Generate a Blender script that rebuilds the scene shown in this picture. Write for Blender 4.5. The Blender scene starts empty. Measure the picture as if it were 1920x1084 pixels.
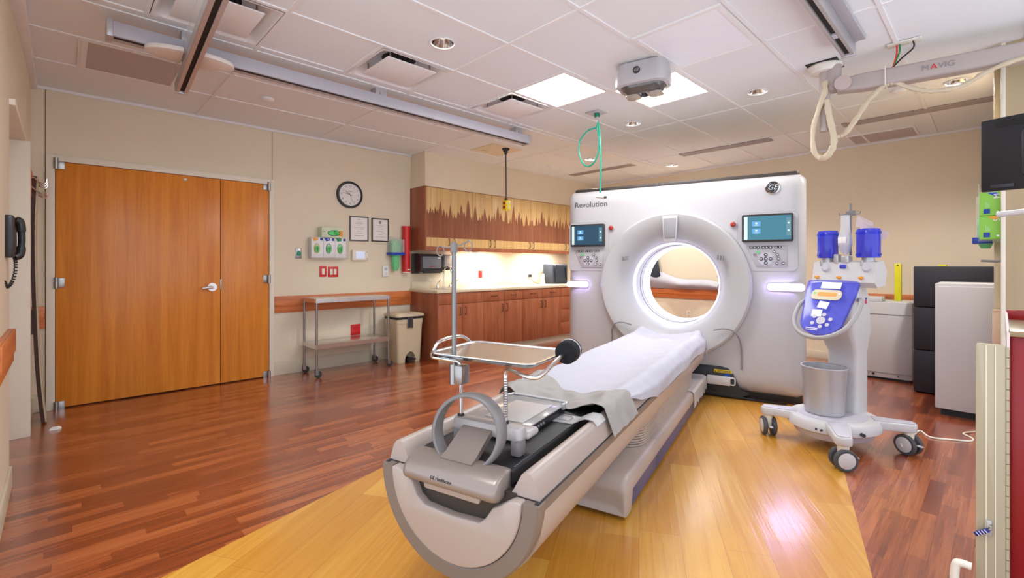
import bpy, bmesh, math, random
from mathutils import Vector, Matrix
random.seed(7); JR = random.Random(11)
PI = math.pi
SC = bpy.context.scene
COL = SC.collection
cos, sin, rad = math.cos, math.sin, math.radians

# ------------------------------------------------------------------ frames
FR = {'W': (0.0, 0.0, 0.0), 'T': (0.0, 0.0, rad(15.4)), 'I': (3.845, 0.783, rad(166)), 'R': (0.632, 4.172, rad(-3.3))}
BASE = {}
FRM = {}

def to_world(p, fr='W'):
    ox, oy, h = FR[fr]
    return Vector((ox + p[0]*cos(h) - p[1]*sin(h), oy + p[0]*sin(h) + p[1]*cos(h), p[2]))

# ------------------------------------------------------------------ materials
MATS = {}
def new_mat(name):
    m = bpy.data.materials.new(name); m.use_nodes = True
    MATS[name] = m
    nt = m.node_tree
    return m, nt, nt.nodes['Principled BSDF']

def mat(name, col, rough=0.5, metal=0.0, var=0.04, vscale=6.0, bump=0.0, bscale=120.0, spec=0.5,
        trans=0.0, alpha=1.0, emit=None, estr=0.0, coat=0.0, ior=1.45, bdist=0.01):
    if name in MATS: return MATS[name]
    m, nt, b = new_mat(name)
    N, L = nt.nodes, nt.links
    tc = N.new('ShaderNodeTexCoord')
    nz = N.new('ShaderNodeTexNoise'); nz.inputs['Scale'].default_value = vscale; nz.inputs['Detail'].default_value = 4
    L.new(tc.outputs['Object'], nz.inputs['Vector'])
    mx = N.new('ShaderNodeMix'); mx.data_type = 'RGBA'
    c1 = tuple(max(0, c*(1-var)) for c in col) + (1,)
    c2 = tuple(min(1, c*(1+var)) for c in col) + (1,)
    mx.inputs[6].default_value = c1; mx.inputs[7].default_value = c2
    L.new(nz.outputs['Fac'], mx.inputs[0]); L.new(mx.outputs[2], b.inputs['Base Color'])
    b.inputs['Roughness'].default_value = rough; b.inputs['Metallic'].default_value = metal
    b.inputs['Specular IOR Level'].default_value = spec
    b.inputs['IOR'].default_value = ior
    b.inputs['Transmission Weight'].default_value = trans
    b.inputs['Alpha'].default_value = alpha
    b.inputs['Coat Weight'].default_value = coat
    if emit:
        b.inputs['Emission Color'].default_value = tuple(emit) + (1,)
        b.inputs['Emission Strength'].default_value = estr
    if bump:
        n2 = N.new('ShaderNodeTexNoise'); n2.inputs['Scale'].default_value = bscale; n2.inputs['Detail'].default_value = 1.0 if bdist > 0.02 else 3
        L.new(tc.outputs['Object'], n2.inputs['Vector'])
        bp = N.new('ShaderNodeBump'); bp.inputs['Strength'].default_value = bump; bp.inputs['Distance'].default_value = bdist
        L.new(n2.outputs['Fac'], bp.inputs['Height']); L.new(bp.outputs['Normal'], b.inputs['Normal'])
    return m

def wood(name, dark, light, stretch=(14, 14, 0.8), rough=0.4, contrast=1.0, coat=0.0):
    m, nt, b = new_mat(name)
    N, L = nt.nodes, nt.links
    tc = N.new('ShaderNodeTexCoord'); mp = N.new('ShaderNodeMapping'); mp.inputs['Scale'].default_value = stretch
    L.new(tc.outputs['Object'], mp.inputs['Vector'])
    n1 = N.new('ShaderNodeTexNoise'); n1.inputs['Scale'].default_value = 1.0; n1.inputs['Detail'].default_value = 6
    n1.inputs['Distortion'].default_value = 0.6
    L.new(mp.outputs['Vector'], n1.inputs['Vector'])
    mp2 = N.new('ShaderNodeMapping'); mp2.inputs['Scale'].default_value = tuple(s*7 for s in stretch)
    L.new(tc.outputs['Object'], mp2.inputs['Vector'])
    n2 = N.new('ShaderNodeTexNoise'); n2.inputs['Scale'].default_value = 1.0; n2.inputs['Detail'].default_value = 3
    L.new(mp2.outputs['Vector'], n2.inputs['Vector'])
    ad = N.new('ShaderNodeMath'); ad.operation = 'MULTIPLY_ADD'; ad.inputs[1].default_value = 0.45
    L.new(n2.outputs['Fac'], ad.inputs[0]); L.new(n1.outputs['Fac'], ad.inputs[2])
    rp = N.new('ShaderNodeValToRGB')
    rp.color_ramp.elements[0].position = 0.5 - 0.0; rp.color_ramp.elements[0].color = tuple(dark) + (1,)
    rp.color_ramp.elements[1].position = 0.95; rp.color_ramp.elements[1].color = tuple(light) + (1,)
    L.new(ad.outputs[0], rp.inputs[0]); L.new(rp.outputs[0], b.inputs['Base Color'])
    b.inputs['Roughness'].default_value = rough
    b.inputs['Coat Weight'].default_value = coat
    return m

def planks(name, cols, rot, w, h, grain_amt, rough, bump=0.15, gap=0.0015, gcol=(0.02, 0.008, 0.004)):
    m, nt, b = new_mat(name)
    N, L = nt.nodes, nt.links
    tc = N.new('ShaderNodeTexCoord'); mp = N.new('ShaderNodeMapping'); mp.inputs['Rotation'].default_value = (0, 0, -rot)
    L.new(tc.outputs['Object'], mp.inputs['Vector'])
    br = N.new('ShaderNodeTexBrick')
    br.offset = 0.0; br.offset_frequency = 2; br.squash = 1.0
    br.inputs['Scale'].default_value = 1.0; br.inputs['Brick Width'].default_value = w; br.inputs['Row Height'].default_value = h
    br.inputs['Mortar Size'].default_value = gap; br.inputs['Mortar Smooth'].default_value = 0.2
    br.inputs['Color1'].default_value = (0, 0, 0, 1); br.inputs['Color2'].default_value = (1, 1, 1, 1)
    br.inputs['Mortar'].default_value = (0.5, 0.5, 0.5, 1); br.inputs['Bias'].default_value = 0.0
    sx = N.new('ShaderNodeSeparateXYZ'); L.new(mp.outputs['Vector'], sx.inputs[0])
    dv = N.new('ShaderNodeMath'); dv.operation = 'DIVIDE'; dv.inputs[1].default_value = h; L.new(sx.outputs['Y'], dv.inputs[0])
    fl = N.new('ShaderNodeMath'); fl.operation = 'FLOOR'; L.new(dv.outputs[0], fl.inputs[0])
    wn = N.new('ShaderNodeTexWhiteNoise'); wn.noise_dimensions = '1D'; L.new(fl.outputs[0], wn.inputs['W'])
    ma = N.new('ShaderNodeMath'); ma.operation = 'MULTIPLY_ADD'; ma.inputs[1].default_value = w*7.3
    L.new(wn.outputs['Value'], ma.inputs[0]); L.new(sx.outputs['X'], ma.inputs[2])
    cx = N.new('ShaderNodeCombineXYZ'); L.new(ma.outputs[0], cx.inputs['X']); L.new(sx.outputs['Y'], cx.inputs['Y'])
    L.new(cx.outputs[0], br.inputs['Vector'])
    # grain
    mg = N.new('ShaderNodeMapping'); mg.inputs['Scale'].default_value = (1.6, 34, 1)
    L.new(cx.outputs[0], mg.inputs['Vector'])
    n1 = N.new('ShaderNodeTexNoise'); n1.inputs['Scale'].default_value = 1.0; n1.inputs['Detail'].default_value = 7; n1.inputs['Distortion'].default_value = 0.8
    L.new(mg.outputs['Vector'], n1.inputs['Vector'])
    mg2 = N.new('ShaderNodeMapping'); mg2.inputs['Scale'].default_value = (5, 160, 1)
    L.new(cx.outputs[0], mg2.inputs['Vector'])
    n2 = N.new('ShaderNodeTexNoise'); n2.inputs['Scale'].default_value = 1.0; n2.inputs['Detail'].default_value = 3
    L.new(mg2.outputs['Vector'], n2.inputs['Vector'])
    a1 = N.new('ShaderNodeMath'); a1.operation = 'MULTIPLY_ADD'; a1.inputs[1].default_value = grain_amt
    L.new(n1.outputs['Fac'], a1.inputs[0])
    a0 = N.new('ShaderNodeMath'); a0.operation = 'MULTIPLY'; a0.inputs[1].default_value = 1.0 - grain_amt*0.8
    L.new(br.outputs['Color'], a0.inputs[0]); L.new(a0.outputs[0], a1.inputs[2])
    a2 = N.new('ShaderNodeMath'); a2.operation = 'MULTIPLY_ADD'; a2.inputs[1].default_value = 0.35
    L.new(n2.outputs['Fac'], a2.inputs[0]); L.new(a1.outputs[0], a2.inputs[2])
    rp = N.new('ShaderNodeValToRGB')
    els = rp.color_ramp.elements
    els[0].position = 0.15; els[0].color = tuple(cols[0]) + (1,)
    els[1].position = 1.15 if False else 1.0; els[1].color = tuple(cols[-1]) + (1,)
    for i, c in enumerate(cols[1:-1]):
        e = els.new(0.15 + 0.85*(i+1)/(len(cols)-1)); e.color = tuple(c) + (1,)
    L.new(a2.outputs[0], rp.inputs[0])
    mx = N.new('ShaderNodeMix'); mx.data_type = 'RGBA'
    L.new(br.outputs['Fac'], mx.inputs[0]); L.new(rp.outputs[0], mx.inputs[6]); mx.inputs[7].default_value = tuple(gcol) + (1,)
    L.new(mx.outputs[2], b.inputs['Base Color'])
    b.inputs['Roughness'].default_value = rough; b.inputs['Coat Weight'].default_value = 1.0; b.inputs['Coat Roughness'].default_value = 0.2; b.inputs['Coat IOR'].default_value = 1.55
    bp = N.new('ShaderNodeBump'); bp.inputs['Strength'].default_value = bump; bp.inputs['Distance'].default_value = 0.004
    L.new(n1.outputs['Fac'], bp.inputs['Height']); L.new(bp.outputs['Normal'], b.inputs['Normal']); L.new(bp.outputs['Normal'], b.inputs['Coat Normal'])
    return m

M_wall = mat('wall_covering', (0.76, 0.67, 0.515), 0.75, var=0.03, bump=0.08, bscale=260)
M_trim = mat('cream_paint', (0.80, 0.74, 0.62), 0.45)
M_tile = mat('ceiling_tile', (0.80, 0.83, 0.86), 0.9, var=0.05, vscale=160, bump=0.12, bscale=300)
M_grid = mat('grid_paint', (0.82, 0.82, 0.83), 0.5)
M_door = wood('door_veneer', (0.62, 0.185, 0.015), (0.82, 0.30, 0.036), (16, 16, 0.7), 0.32)
M_cherry = wood('cherry_laminate', (0.225, 0.057, 0.022), (0.40, 0.13, 0.056), (16, 16, 0.9), 0.38)
M_cherryh = wood('cherry_rail', (0.48, 0.12, 0.032), (0.70, 0.23, 0.07), (0.9, 16, 16), 0.38)
M_bamboo = wood('bamboo_laminate', (0.52, 0.32, 0.12), (0.70, 0.48, 0.215), (30, 30, 0.7), 0.4)
M_inlay = wood('inlay_walnut', (0.185, 0.052, 0.022), (0.30, 0.10, 0.044), (16, 16, 0.9), 0.4)
M_dark_floor = planks('dark_plank_floor', [(0.045, 0.008, 0.005), (0.13, 0.021, 0.008), (0.27, 0.052, 0.014), (0.46, 0.13, 0.040)], 0.0, 0.50, 0.066, 0.75, 0.27, 0.15, 0.0003)
M_yellow_floor = planks('oak_plank_floor', [(0.42, 0.14, 0.010), (0.54, 0.215, 0.018), (0.62, 0.28, 0.03), (0.72, 0.38, 0.06)], rad(15.4), 1.25, 0.18, 0.75, 0.26, 0.35, 0.0008, (0.32, 0.14, 0.02))
M_white = mat('white_shell', (0.47, 0.45, 0.46), 0.32, var=0.015)
M_white2 = mat('white_enamel', (0.60, 0.585, 0.585), 0.35, var=0.02)
M_pinkwhite = mat('table_shell', (0.43, 0.348, 0.305), 0.34, var=0.02)
M_taupe = mat('taupe_plastic', (0.20, 0.155, 0.13), 0.36, var=0.02)
M_taupe2 = mat('satin_taupe', (0.30, 0.245, 0.215), 0.28, metal=0.35, var=0.02)
M_greyring = mat('ring_grey', (0.19, 0.172, 0.168), 0.35, var=0.02)
M_dbrown = mat('dark_brown_plastic', (0.04, 0.03, 0.025), 0.4)
M_black = mat('black_plastic', (0.012, 0.012, 0.014), 0.4)
M_vinyl = mat('black_vinyl', (0.012, 0.012, 0.014), 0.42, bump=0.25, bscale=500)
M_rubber = mat('dark_rubber', (0.03, 0.03, 0.032), 0.6)
M_charcoal = mat('charcoal_panel', (0.022, 0.021, 0.03), 0.45)
M_purple = mat('slate_blue_panel', (0.10, 0.09, 0.17), 0.4)
M_lilac = mat('lilac_grey', (0.52, 0.50, 0.56), 0.4)
M_silver = mat('silver_plastic', (0.48, 0.47, 0.48), 0.33, metal=0.35)
M_steel = mat('stainless', (0.70, 0.68, 0.66), 0.18, metal=1.0, var=0.05, vscale=30)
M_steelb = mat('brushed_steel', (0.36, 0.345, 0.335), 0.32, metal=1.0, var=0.06, vscale=40)
M_chrome = mat('chrome', (0.82, 0.82, 0.82), 0.08, metal=1.0)
M_bronze = mat('dark_pull', (0.08, 0.06, 0.05), 0.35, metal=0.8)
M_sheet = mat('white_linen', (0.47, 0.465, 0.525), 0.7, bump=1.0, bscale=4.5, bdist=0.03, var=0.02)
M_grey_cloth = mat('grey_cloth', (0.33, 0.31, 0.29), 0.6, bump=1.0, bscale=6, bdist=0.035, var=0.05)
M_clear = mat('clear_plastic', (0.85, 0.85, 0.86), 0.12, trans=0.0, alpha=0.16)
M_film = mat('clear_film', (0.80, 0.79, 0.78), 0.2, alpha=0.55)
M_blue = mat('blue_clear_plastic', (0.02, 0.03, 0.62), 0.12, alpha=0.74, var=0.25, vscale=40)
M_blue2 = mat('blue_tinted_cover', (0.08, 0.09, 0.72), 0.1, alpha=0.5, var=0.3, vscale=25)
M_bluestrip = mat('royal_blue_plastic', (0.01, 0.05, 0.42), 0.35)
M_green = mat('green_plastic', (0.10, 0.62, 0.16), 0.3, var=0.2, vscale=30)
M_greenbox = mat('green_card', (0.25, 0.56, 0.07), 0.5)
M_greenclear = mat('green_mask_plastic', (0.16, 0.66, 0.28), 0.25, alpha=0.85, var=0.3, vscale=40)
M_teal = mat('teal_hose', (0.01, 0.24, 0.155), 0.35)
M_red = mat('red_plastic', (0.62, 0.02, 0.02), 0.35)
M_redpaint = mat('red_enamel', (0.26, 0.005, 0.008), 0.3)
M_yellow = mat('yellow_plastic', (0.80, 0.58, 0.02), 0.4)
M_lime = mat('lime_post', (0.72, 0.66, 0.01), 0.45)
M_beige = mat('beige_plastic', (0.62, 0.53, 0.35), 0.4)
M_cream = mat('cream_plastic', (0.80, 0.75, 0.64), 0.4)
M_ivory = mat('ivory_counter', (0.68, 0.58, 0.42), 0.35, var=0.08, vscale=60)
M_paper = mat('paper', (0.82, 0.79, 0.76), 0.7)
M_card = mat('white_card', (0.78, 0.79, 0.78), 0.5)
M_ink = mat('dark_ink', (0.03, 0.03, 0.035), 0.6)
M_greyink = mat('grey_ink', (0.25, 0.24, 0.25), 0.6)
M_frame_black = mat('black_frame', (0.02, 0.018, 0.018), 0.35)
M_glass = mat('smoked_plastic', (0.03, 0.035, 0.04), 0.12, coat=0.5)
M_sleeve = mat('cable_sleeve', (0.60, 0.50, 0.36), 0.6, bump=0.5, bscale=25)
M_armpaint = mat('arm_enamel', (0.42, 0.35, 0.33), 0.4)
M_grille = mat('grille_grey', (0.50, 0.45, 0.45), 0.7)
M_slot = mat('slot_dark', (0.02, 0.018, 0.017), 0.7)
M_alu = mat('anodised_rail', (0.52, 0.50, 0.52), 0.35, metal=0.5)
M_beamblue = mat('beam_enamel', (0.45, 0.43, 0.48), 0.4)
M_hold = mat('off_white_plate', (0.75, 0.72, 0.66), 0.4)
M_bluecase = mat('dark_blue_fabric', (0.035, 0.045, 0.065), 0.75, bump=0.3, bscale=200)
M_orange = mat('orange_ink', (0.80, 0.32, 0.02), 0.5)
M_navy = mat('navy_ink', (0.01, 0.05, 0.30), 0.5)
M_pink = mat('pink_plastic', (0.62, 0.06, 0.16), 0.4)
M_panel = mat('panel_diffuser', (0.9, 0.9, 0.9), 0.6, emit=(1.0, 0.97, 0.95), estr=9.0)
M_led = mat('led_strip', (0.9, 0.9, 0.95), 0.4, emit=(0.52, 0.44, 1.0), estr=48.0)
M_ledring = mat('led_ring_light', (0.9, 0.9, 0.95), 0.4, emit=(0.66, 0.72, 1.0), estr=3.2)
M_under = mat('tube_lamp', (0.9, 0.9, 0.9), 0.4, emit=(1.0, 0.93, 0.80), estr=10.0)
M_scr1 = mat('screen_teal', (0.01, 0.02, 0.03), 0.2, emit=(0.03, 0.20, 0.28), estr=0.9)
M_scr2 = mat('screen_navy', (0.01, 0.02, 0.03), 0.2, emit=(0.018, 0.065, 0.12), estr=0.9)
M_scrw = mat('screen_white', (0.1, 0.1, 0.1), 0.2, emit=(0.70, 0.85, 0.80), estr=0.9)
M_scrb = mat('screen_tile_blue', (0.01, 0.02, 0.03), 0.2, emit=(0.12, 0.42, 0.80), estr=0.9)
M_scrg = mat('screen_grey', (0.01, 0.02, 0.03), 0.2, emit=(0.12, 0.28, 0.34), estr=0.9)
M_lcd = mat('amber_lcd', (0.2, 0.1, 0.03), 0.2, emit=(0.9, 0.35, 0.10), estr=0.9)
M_lcdw = mat('pale_lcd', (0.3, 0.32, 0.38), 0.2, emit=(0.55, 0.60, 0.80), estr=0.7)
M_lens = mat('downlight_reflector', (0.75, 0.72, 0.70), 0.12, metal=1.0)
M_redled = mat('red_button', (0.33, 0.03, 0.02), 0.3)
M_woodbox = wood('dark_board', (0.03, 0.012, 0.007), (0.09, 0.032, 0.015), (16, 16, 0.9), 0.6)

# ------------------------------------------------------------------ mesh builder
class B:
    def __init__(s): s.bm = bmesh.new()
    def merge(s, t, M=None):
        if M is not None: bmesh.ops.transform(t, matrix=M, verts=t.verts)
        me = bpy.data.meshes.new('t'); t.to_mesh(me); t.free()
        s.bm.from_mesh(me); bpy.data.meshes.remove(me)
        return s
    def box(s, x0, x1, y0, y1, z0, z1, bev=0, seg=2, M=None):
        t = bmesh.new(); jt = lambda: JR.random()*0.0003
        x0, x1 = min(x0, x1), max(x0, x1); y0, y1 = min(y0, y1), max(y0, y1); z0, z1 = min(z0, z1), max(z0, z1)
        if M is None: x0 -= jt(); x1 += jt(); y0 -= jt(); y1 += jt(); z0 -= jt(); z1 += jt()
        v = [t.verts.new(p) for p in ((x0,y0,z0),(x1,y0,z0),(x1,y1,z0),(x0,y1,z0),(x0,y0,z1),(x1,y0,z1),(x1,y1,z1),(x0,y1,z1))]
        for f in ((3,2,1,0),(4,5,6,7),(0,1,5,4),(1,2,6,5),(2,3,7,6),(3,0,4,7)): t.faces.new([v[i] for i in f])
        if bev:
            bev = min(bev, 0.49*min(x1-x0, y1-y0, z1-z0))
            bmesh.ops.bevel(t, geom=list(t.edges), offset=bev, segments=seg, affect='EDGES', profile=0.5)
        return s.merge(t, M)
    def prism(s, poly, h0, h1, axis='z', bev=0, seg=2, M=None):
        t = bmesh.new()
        f = {'x': lambda u, v, w: (w, u, v), 'y': lambda u, v, w: (u, w, v), 'z': lambda u, v, w: (u, v, w)}[axis]
        lo = [t.verts.new(f(u, v, h0)) for u, v in poly]; hi = [t.verts.new(f(u, v, h1)) for u, v in poly]
        n = len(poly)
        t.faces.new(lo[::-1]); top = t.faces.new(hi)
        for i in range(n): t.faces.new((lo[i], lo[(i+1) % n], hi[(i+1) % n], hi[i]))
        bmesh.ops.recalc_face_normals(t, faces=t.faces)
        if bev:
            es = [e for e in t.edges if len(e.link_faces) == 2 and (e.link_faces[0].normal.angle(e.link_faces[1].normal, 0) > rad(40))]
            bmesh.ops.bevel(t, geom=es, offset=bev, segments=seg, affect='EDGES', profile=0.5)
        return s.merge(t, M)
    def loft(s, secs, closed=True, cap=True, wrap=False, M=None):
        t = bmesh.new()
        vs = [[t.verts.new(p) for p in sec] for sec in secs]
        n = len(secs[0]); m = len(secs)
        for j in range(m if wrap else m-1):
            a, b = vs[j], vs[(j+1) % m]
            for i in range(n if closed else n-1):
                k = (i+1) % n
                try: t.faces.new((a[i], a[k], b[k], b[i]))
                except ValueError: pass
        if cap and closed and not wrap:
            t.faces.new(vs[0][::-1]); t.faces.new(vs[-1])
        bmesh.ops.recalc_face_normals(t, faces=t.faces)
        return s.merge(t, M)
    def cyl(s, p0, p1, r0, r1=None, seg=20, M=None):
        r1 = r0 if r1 is None else r1
        p0, p1 = Vector(p0), Vector(p1); d = (p1-p0).normalized()
        u = d.orthogonal().normalized(); w = d.cross(u)
        c = lambda p, r: [p + r*(cos(2*PI*i/seg)*u + sin(2*PI*i/seg)*w) for i in range(seg)]
        return s.loft([c(p0, max(r0, 1e-5)), c(p1, max(r1, 1e-5))], M=M)
    def lathe(s, prof, c=(0,0,0), d=(0,0,1), seg=32, cap=True, sx=1.0, sy=1.0, M=None):
        c = Vector(c); d = Vector(d).normalized()
        if abs(d.z) > 0.999: u, w = Vector((1,0,0)), Vector((0,1,0))
        else:
            u = Vector((0,0,1)).cross(d).normalized(); w = d.cross(u)
        secs = [[c + d*h + max(r,1e-5)*(sx*cos(2*PI*i/seg)*u + sy*sin(2*PI*i/seg)*w) for i in range(seg)] for r, h in prof]
        return s.loft(secs, cap=cap, M=M)
    def tube(s, pts, r, seg=10, closed=False, sub=6, flat=1.0, M=None):
        P = [Vector(p) for p in pts]
        if sub and len(P) > 2: P = crom(P, sub, closed)
        n = len(P); secs = []
        up = None
        for i in range(n):
            a = P[(i-1) % n] if (closed or i > 0) else P[0]; b = P[(i+1) % n] if (closed or i < n-1) else P[-1]
            d = (b-a).normalized()
            if up is None: up = d.orthogonal().normalized()
            up = (up - d*up.dot(d)).normalized(); w = d.cross(up)
            rr = r[min(len(r)-1, int(i*len(r)/n))] if isinstance(r, (list, tuple)) else r
            secs.append([P[i] + rr*(cos(2*PI*k/seg)*up + flat*sin(2*PI*k/seg)*w) for k in range(seg)])
        return s.loft(secs, wrap=closed, M=M)
    def sphere(s, c, r, seg=16, rings=10, sz=1.0, M=None):
        prof = [(r*sin(PI*i/rings), -r*sz*cos(PI*i/rings)) for i in range(rings+1)]
        return s.lathe(prof, c, (0,0,1), seg, M=M)
    def sheet(s, grid, th=0.0, M=None):
        """grid[j][i] points -> surface, optionally given thickness downward along normals"""
        t = bmesh.new()
        vs = [[t.verts.new(p) for p in row] for row in grid]
        for j in range(len(grid)-1):
            for i in range(len(grid[0])-1):
                t.faces.new((vs[j][i], vs[j][i+1], vs[j+1][i+1], vs[j+1][i]))
        bmesh.ops.recalc_face_normals(t, faces=t.faces)
        if th: bmesh.ops.solidify(t, geom=list(t.faces), thickness=th)
        return s.merge(t, M)

def crom(P, sub, closed=False):
    n = len(P); out = []
    for i in range(n if closed else n-1):
        p0 = P[(i-1) % n] if (closed or i > 0) else P[0]; p1 = P[i]; p2 = P[(i+1) % n]
        p3 = P[(i+2) % n] if (closed or i+2 < n) else P[-1]
        for k in range(sub):
            t = k/sub
            out.append(0.5*((2*p1) + (p2-p0)*t + (2*p0-5*p1+4*p2-p3)*t*t + (3*p1-p0-3*p2+p3)*t**3))
    if not closed: out.append(P[-1])
    return out

def rrect(x0, x1, y0, y1, r, seg=5):
    r = min(r, 0.499*abs(x1-x0), 0.499*abs(y1-y0)); o = []
    for cx, cy, a0 in ((x1-r, y1-r, 0), (x0+r, y1-r, PI/2), (x0+r, y0+r, PI), (x1-r, y0+r, 1.5*PI)):
        for k in range(seg+1):
            a = a0 + k*PI/2/seg; o.append((cx+r*cos(a), cy+r*sin(a)))
    return o

def link(name, b, m, smooth=True, ang=38):
    me = bpy.data.meshes.new(name); b.bm.to_mesh(me); b.bm.free()
    for mm in (m if isinstance(m, (list, tuple)) else [m]): me.materials.append(mm)
    if smooth:
        me.polygons.foreach_set('use_smooth', [True]*len(me.polygons)); me.set_sharp_from_angle(angle=rad(ang))
    o = bpy.data.objects.new(name, me); COL.objects.link(o)
    return o

def setp(o, label=None, cat=None, group=None, kind=None):
    for k, v in (('label', label), ('category', cat), ('group', group), ('kind', kind)):
        if v: o[k] = v
    return o

def thing(name, label, cat, base, fr='W', group=None):
    o = bpy.data.objects.new(name, None); COL.objects.link(o)
    o.empty_display_size = 0.1
    o.location = to_world(base, fr); o.rotation_euler = (0, 0, FR[fr][2])
    BASE[o] = Vector(base); FRM[o] = fr
    return setp(o, label, cat, group)

def part(name, b, m, root, label=None, kind=None, ang=38):
    bmesh.ops.translate(b.bm, vec=-BASE[root], verts=b.bm.verts)
    o = link(name, b, m, ang=ang); o.parent = root
    BASE[o] = BASE[root]; FRM[o] = FRM[root]
    return setp(o, label, kind=kind)

def solo(name, b, m, label, cat, base, fr='W', group=None, kind=None, ang=38):
    bmesh.ops.translate(b.bm, vec=-Vector(base), verts=b.bm.verts)
    o = link(name, b, m, ang=ang)
    o.location = to_world(base, fr); o.rotation_euler = (0, 0, FR[fr][2])
    BASE[o] = Vector(base); FRM[o] = fr
    return setp(o, label, cat, group, kind)

def struct(name, b, m, fr='W'):
    o = link(name, b, m)
    o.rotation_euler = (0, 0, FR[fr][2]); BASE[o] = Vector((0,0,0)); FRM[o] = fr
    return setp(o, kind='structure')

def text(name, s, size, p, right, up, m, root, align='CENTER', ext=0.0006, label=None, shear=0.0, bold=0.0):
    cu = bpy.data.curves.new(name, 'FONT'); cu.body = s; cu.size = size; cu.align_x = align; cu.align_y = 'CENTER'
    cu.extrude = ext; cu.shear = shear; cu.offset = bold; cu.resolution_u = 3
    to = bpy.data.objects.new(name, cu); COL.objects.link(to)
    dg = bpy.context.evaluated_depsgraph_get(); dg.update()
    me = bpy.data.meshes.new_from_object(to.evaluated_get(dg))
    bpy.data.objects.remove(to); bpy.data.curves.remove(cu)
    r = Vector(right).normalized(); n = r.cross(Vector(up)).normalized(); u = n.cross(r)
    Mx = Matrix(((r.x,u.x,n.x,p[0]),(r.y,u.y,n.y,p[1]),(r.z,u.z,n.z,p[2]),(0,0,0,1)))
    b = B(); b.bm.from_mesh(me); bpy.data.meshes.remove(me)
    bmesh.ops.transform(b.bm, matrix=Mx, verts=b.bm.verts)
    return part(name, b, m, root, label)

def copy_tree(src, loc, rz=None, label=None, group=None):
    r = src.copy(); COL.objects.link(r); r.location = loc
    if rz is not None: r.rotation_euler = (0, 0, rz)
    if label: r['label'] = label
    if group: r['group'] = group
    for ch in list(src.children):
        c = ch.copy(); COL.objects.link(c); c.parent = r
        for g in list(ch.children):
            d = g.copy(); COL.objects.link(d); d.parent = c
    return r

def frame_M(p, right, up):
    r = Vector(right).normalized(); n = r.cross(Vector(up)).normalized(); u = n.cross(r)
    return Matrix(((r.x,u.x,n.x,p[0]),(r.y,u.y,n.y,p[1]),(r.z,u.z,n.z,p[2]),(0,0,0,1)))

H = 2.74      # ceiling height
YA = 5.587    # wall with the double doors
XB = 7.21     # far wall

# ================================================================== SETTING
X0, Y0 = -1.2, -1.4
b = B(); b.box(X0, XB+0.15, Y0, YA+0.15, -0.06, 0.0); struct('floor', b, M_dark_floor)
# oak strip that runs with the scanner
b = B(); b.box(0.0, 4.80, -0.285, 2.13, 0.0, 0.0012); o = struct('floor', b, M_yellow_floor, 'T')
# wall with double doors (door opening cut out of it)
DX0, DX1, DZ = -0.045, 1.645, 2.125
b = B(); b.box(-0.33, DX0-0.02, YA, YA+0.12, 0, 3.0); b.box(DX1+0.02, XB+0.1, YA, YA+0.12, 0, 3.0); b.box(DX0-0.02, DX1+0.02, YA, YA+0.12, DZ+0.01, 3.0)
b.box(DX0-0.02, DX1+0.02, YA+0.10, YA+0.12, 0, DZ+0.01)
struct('wall_left', b, M_wall)
b = B()
for x, z0 in ((-0.103, 0.0), (1.680, 2.18)): b.box(x-0.0025, x+0.0025, YA-0.001, YA+0.01, z0, H)
struct('trim_1', b, mat('seam_brown', (0.10, 0.075, 0.045), 0.7))
b = B(); b.box(XB, XB+0.1, -0.06, YA+0.1, 0, 3.0); struct('wall_back', b, M_wall)
b = B(); b.box(4.6, XB+0.1, -1.4, -0.035, 0, 3.0); struct('wall_right', b, mat('shaded_wall_covering', (0.47, 0.36, 0.22), 0.75, var=0.03, bump=0.08, bscale=260))  # shade on this wall end is put into a darker tan colour
b = B(); b.box(4.572, 4.66, -0.044, -0.022, 0, H, 0.004); struct('trim_2', b, M_trim)      # corner guard
b = B(); b.box(5.02, 5.10, -0.035, 0.012, 0, H, 0.003); struct('trim_3', b, M_beige)
# entry wall with a doorway in it
b = B(); b.box(-0.36, -0.19, 4.86, YA+0.02, 0, 3.0); b.prism([(-0.36, 3.78), (-0.212, 3.78), (-0.191, 4.87), (-0.36, 4.87)], 2.15, 3.0, 'z')
b.box(-0.36, -0.212, 2.55, 3.80, 0, 3.0); struct('wall_entry', b, M_wall)
b = B(); b.box(-0.36, -0.165, 4.82, 4.90, 0, 2.125, 0.004); b.box(-0.345, -0.28, 4.79, 4.825, 0, 2.12, 0.003)
b.box(-0.36, -0.188, 3.79, 4.9, 2.125, 2.16, 0.003); struct('trim_4', b, M_trim)
b = B(); b.box(-0.50, -0.37, 3.8, 5.0, 0, 2.3); struct('door_3', b, M_trim)
# soffit over the cabinets
b = B(); b.box(3.45, XB, 5.235, YA, 2.285, H+0.1); struct('wall_soffit', b, M_wall)
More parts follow.
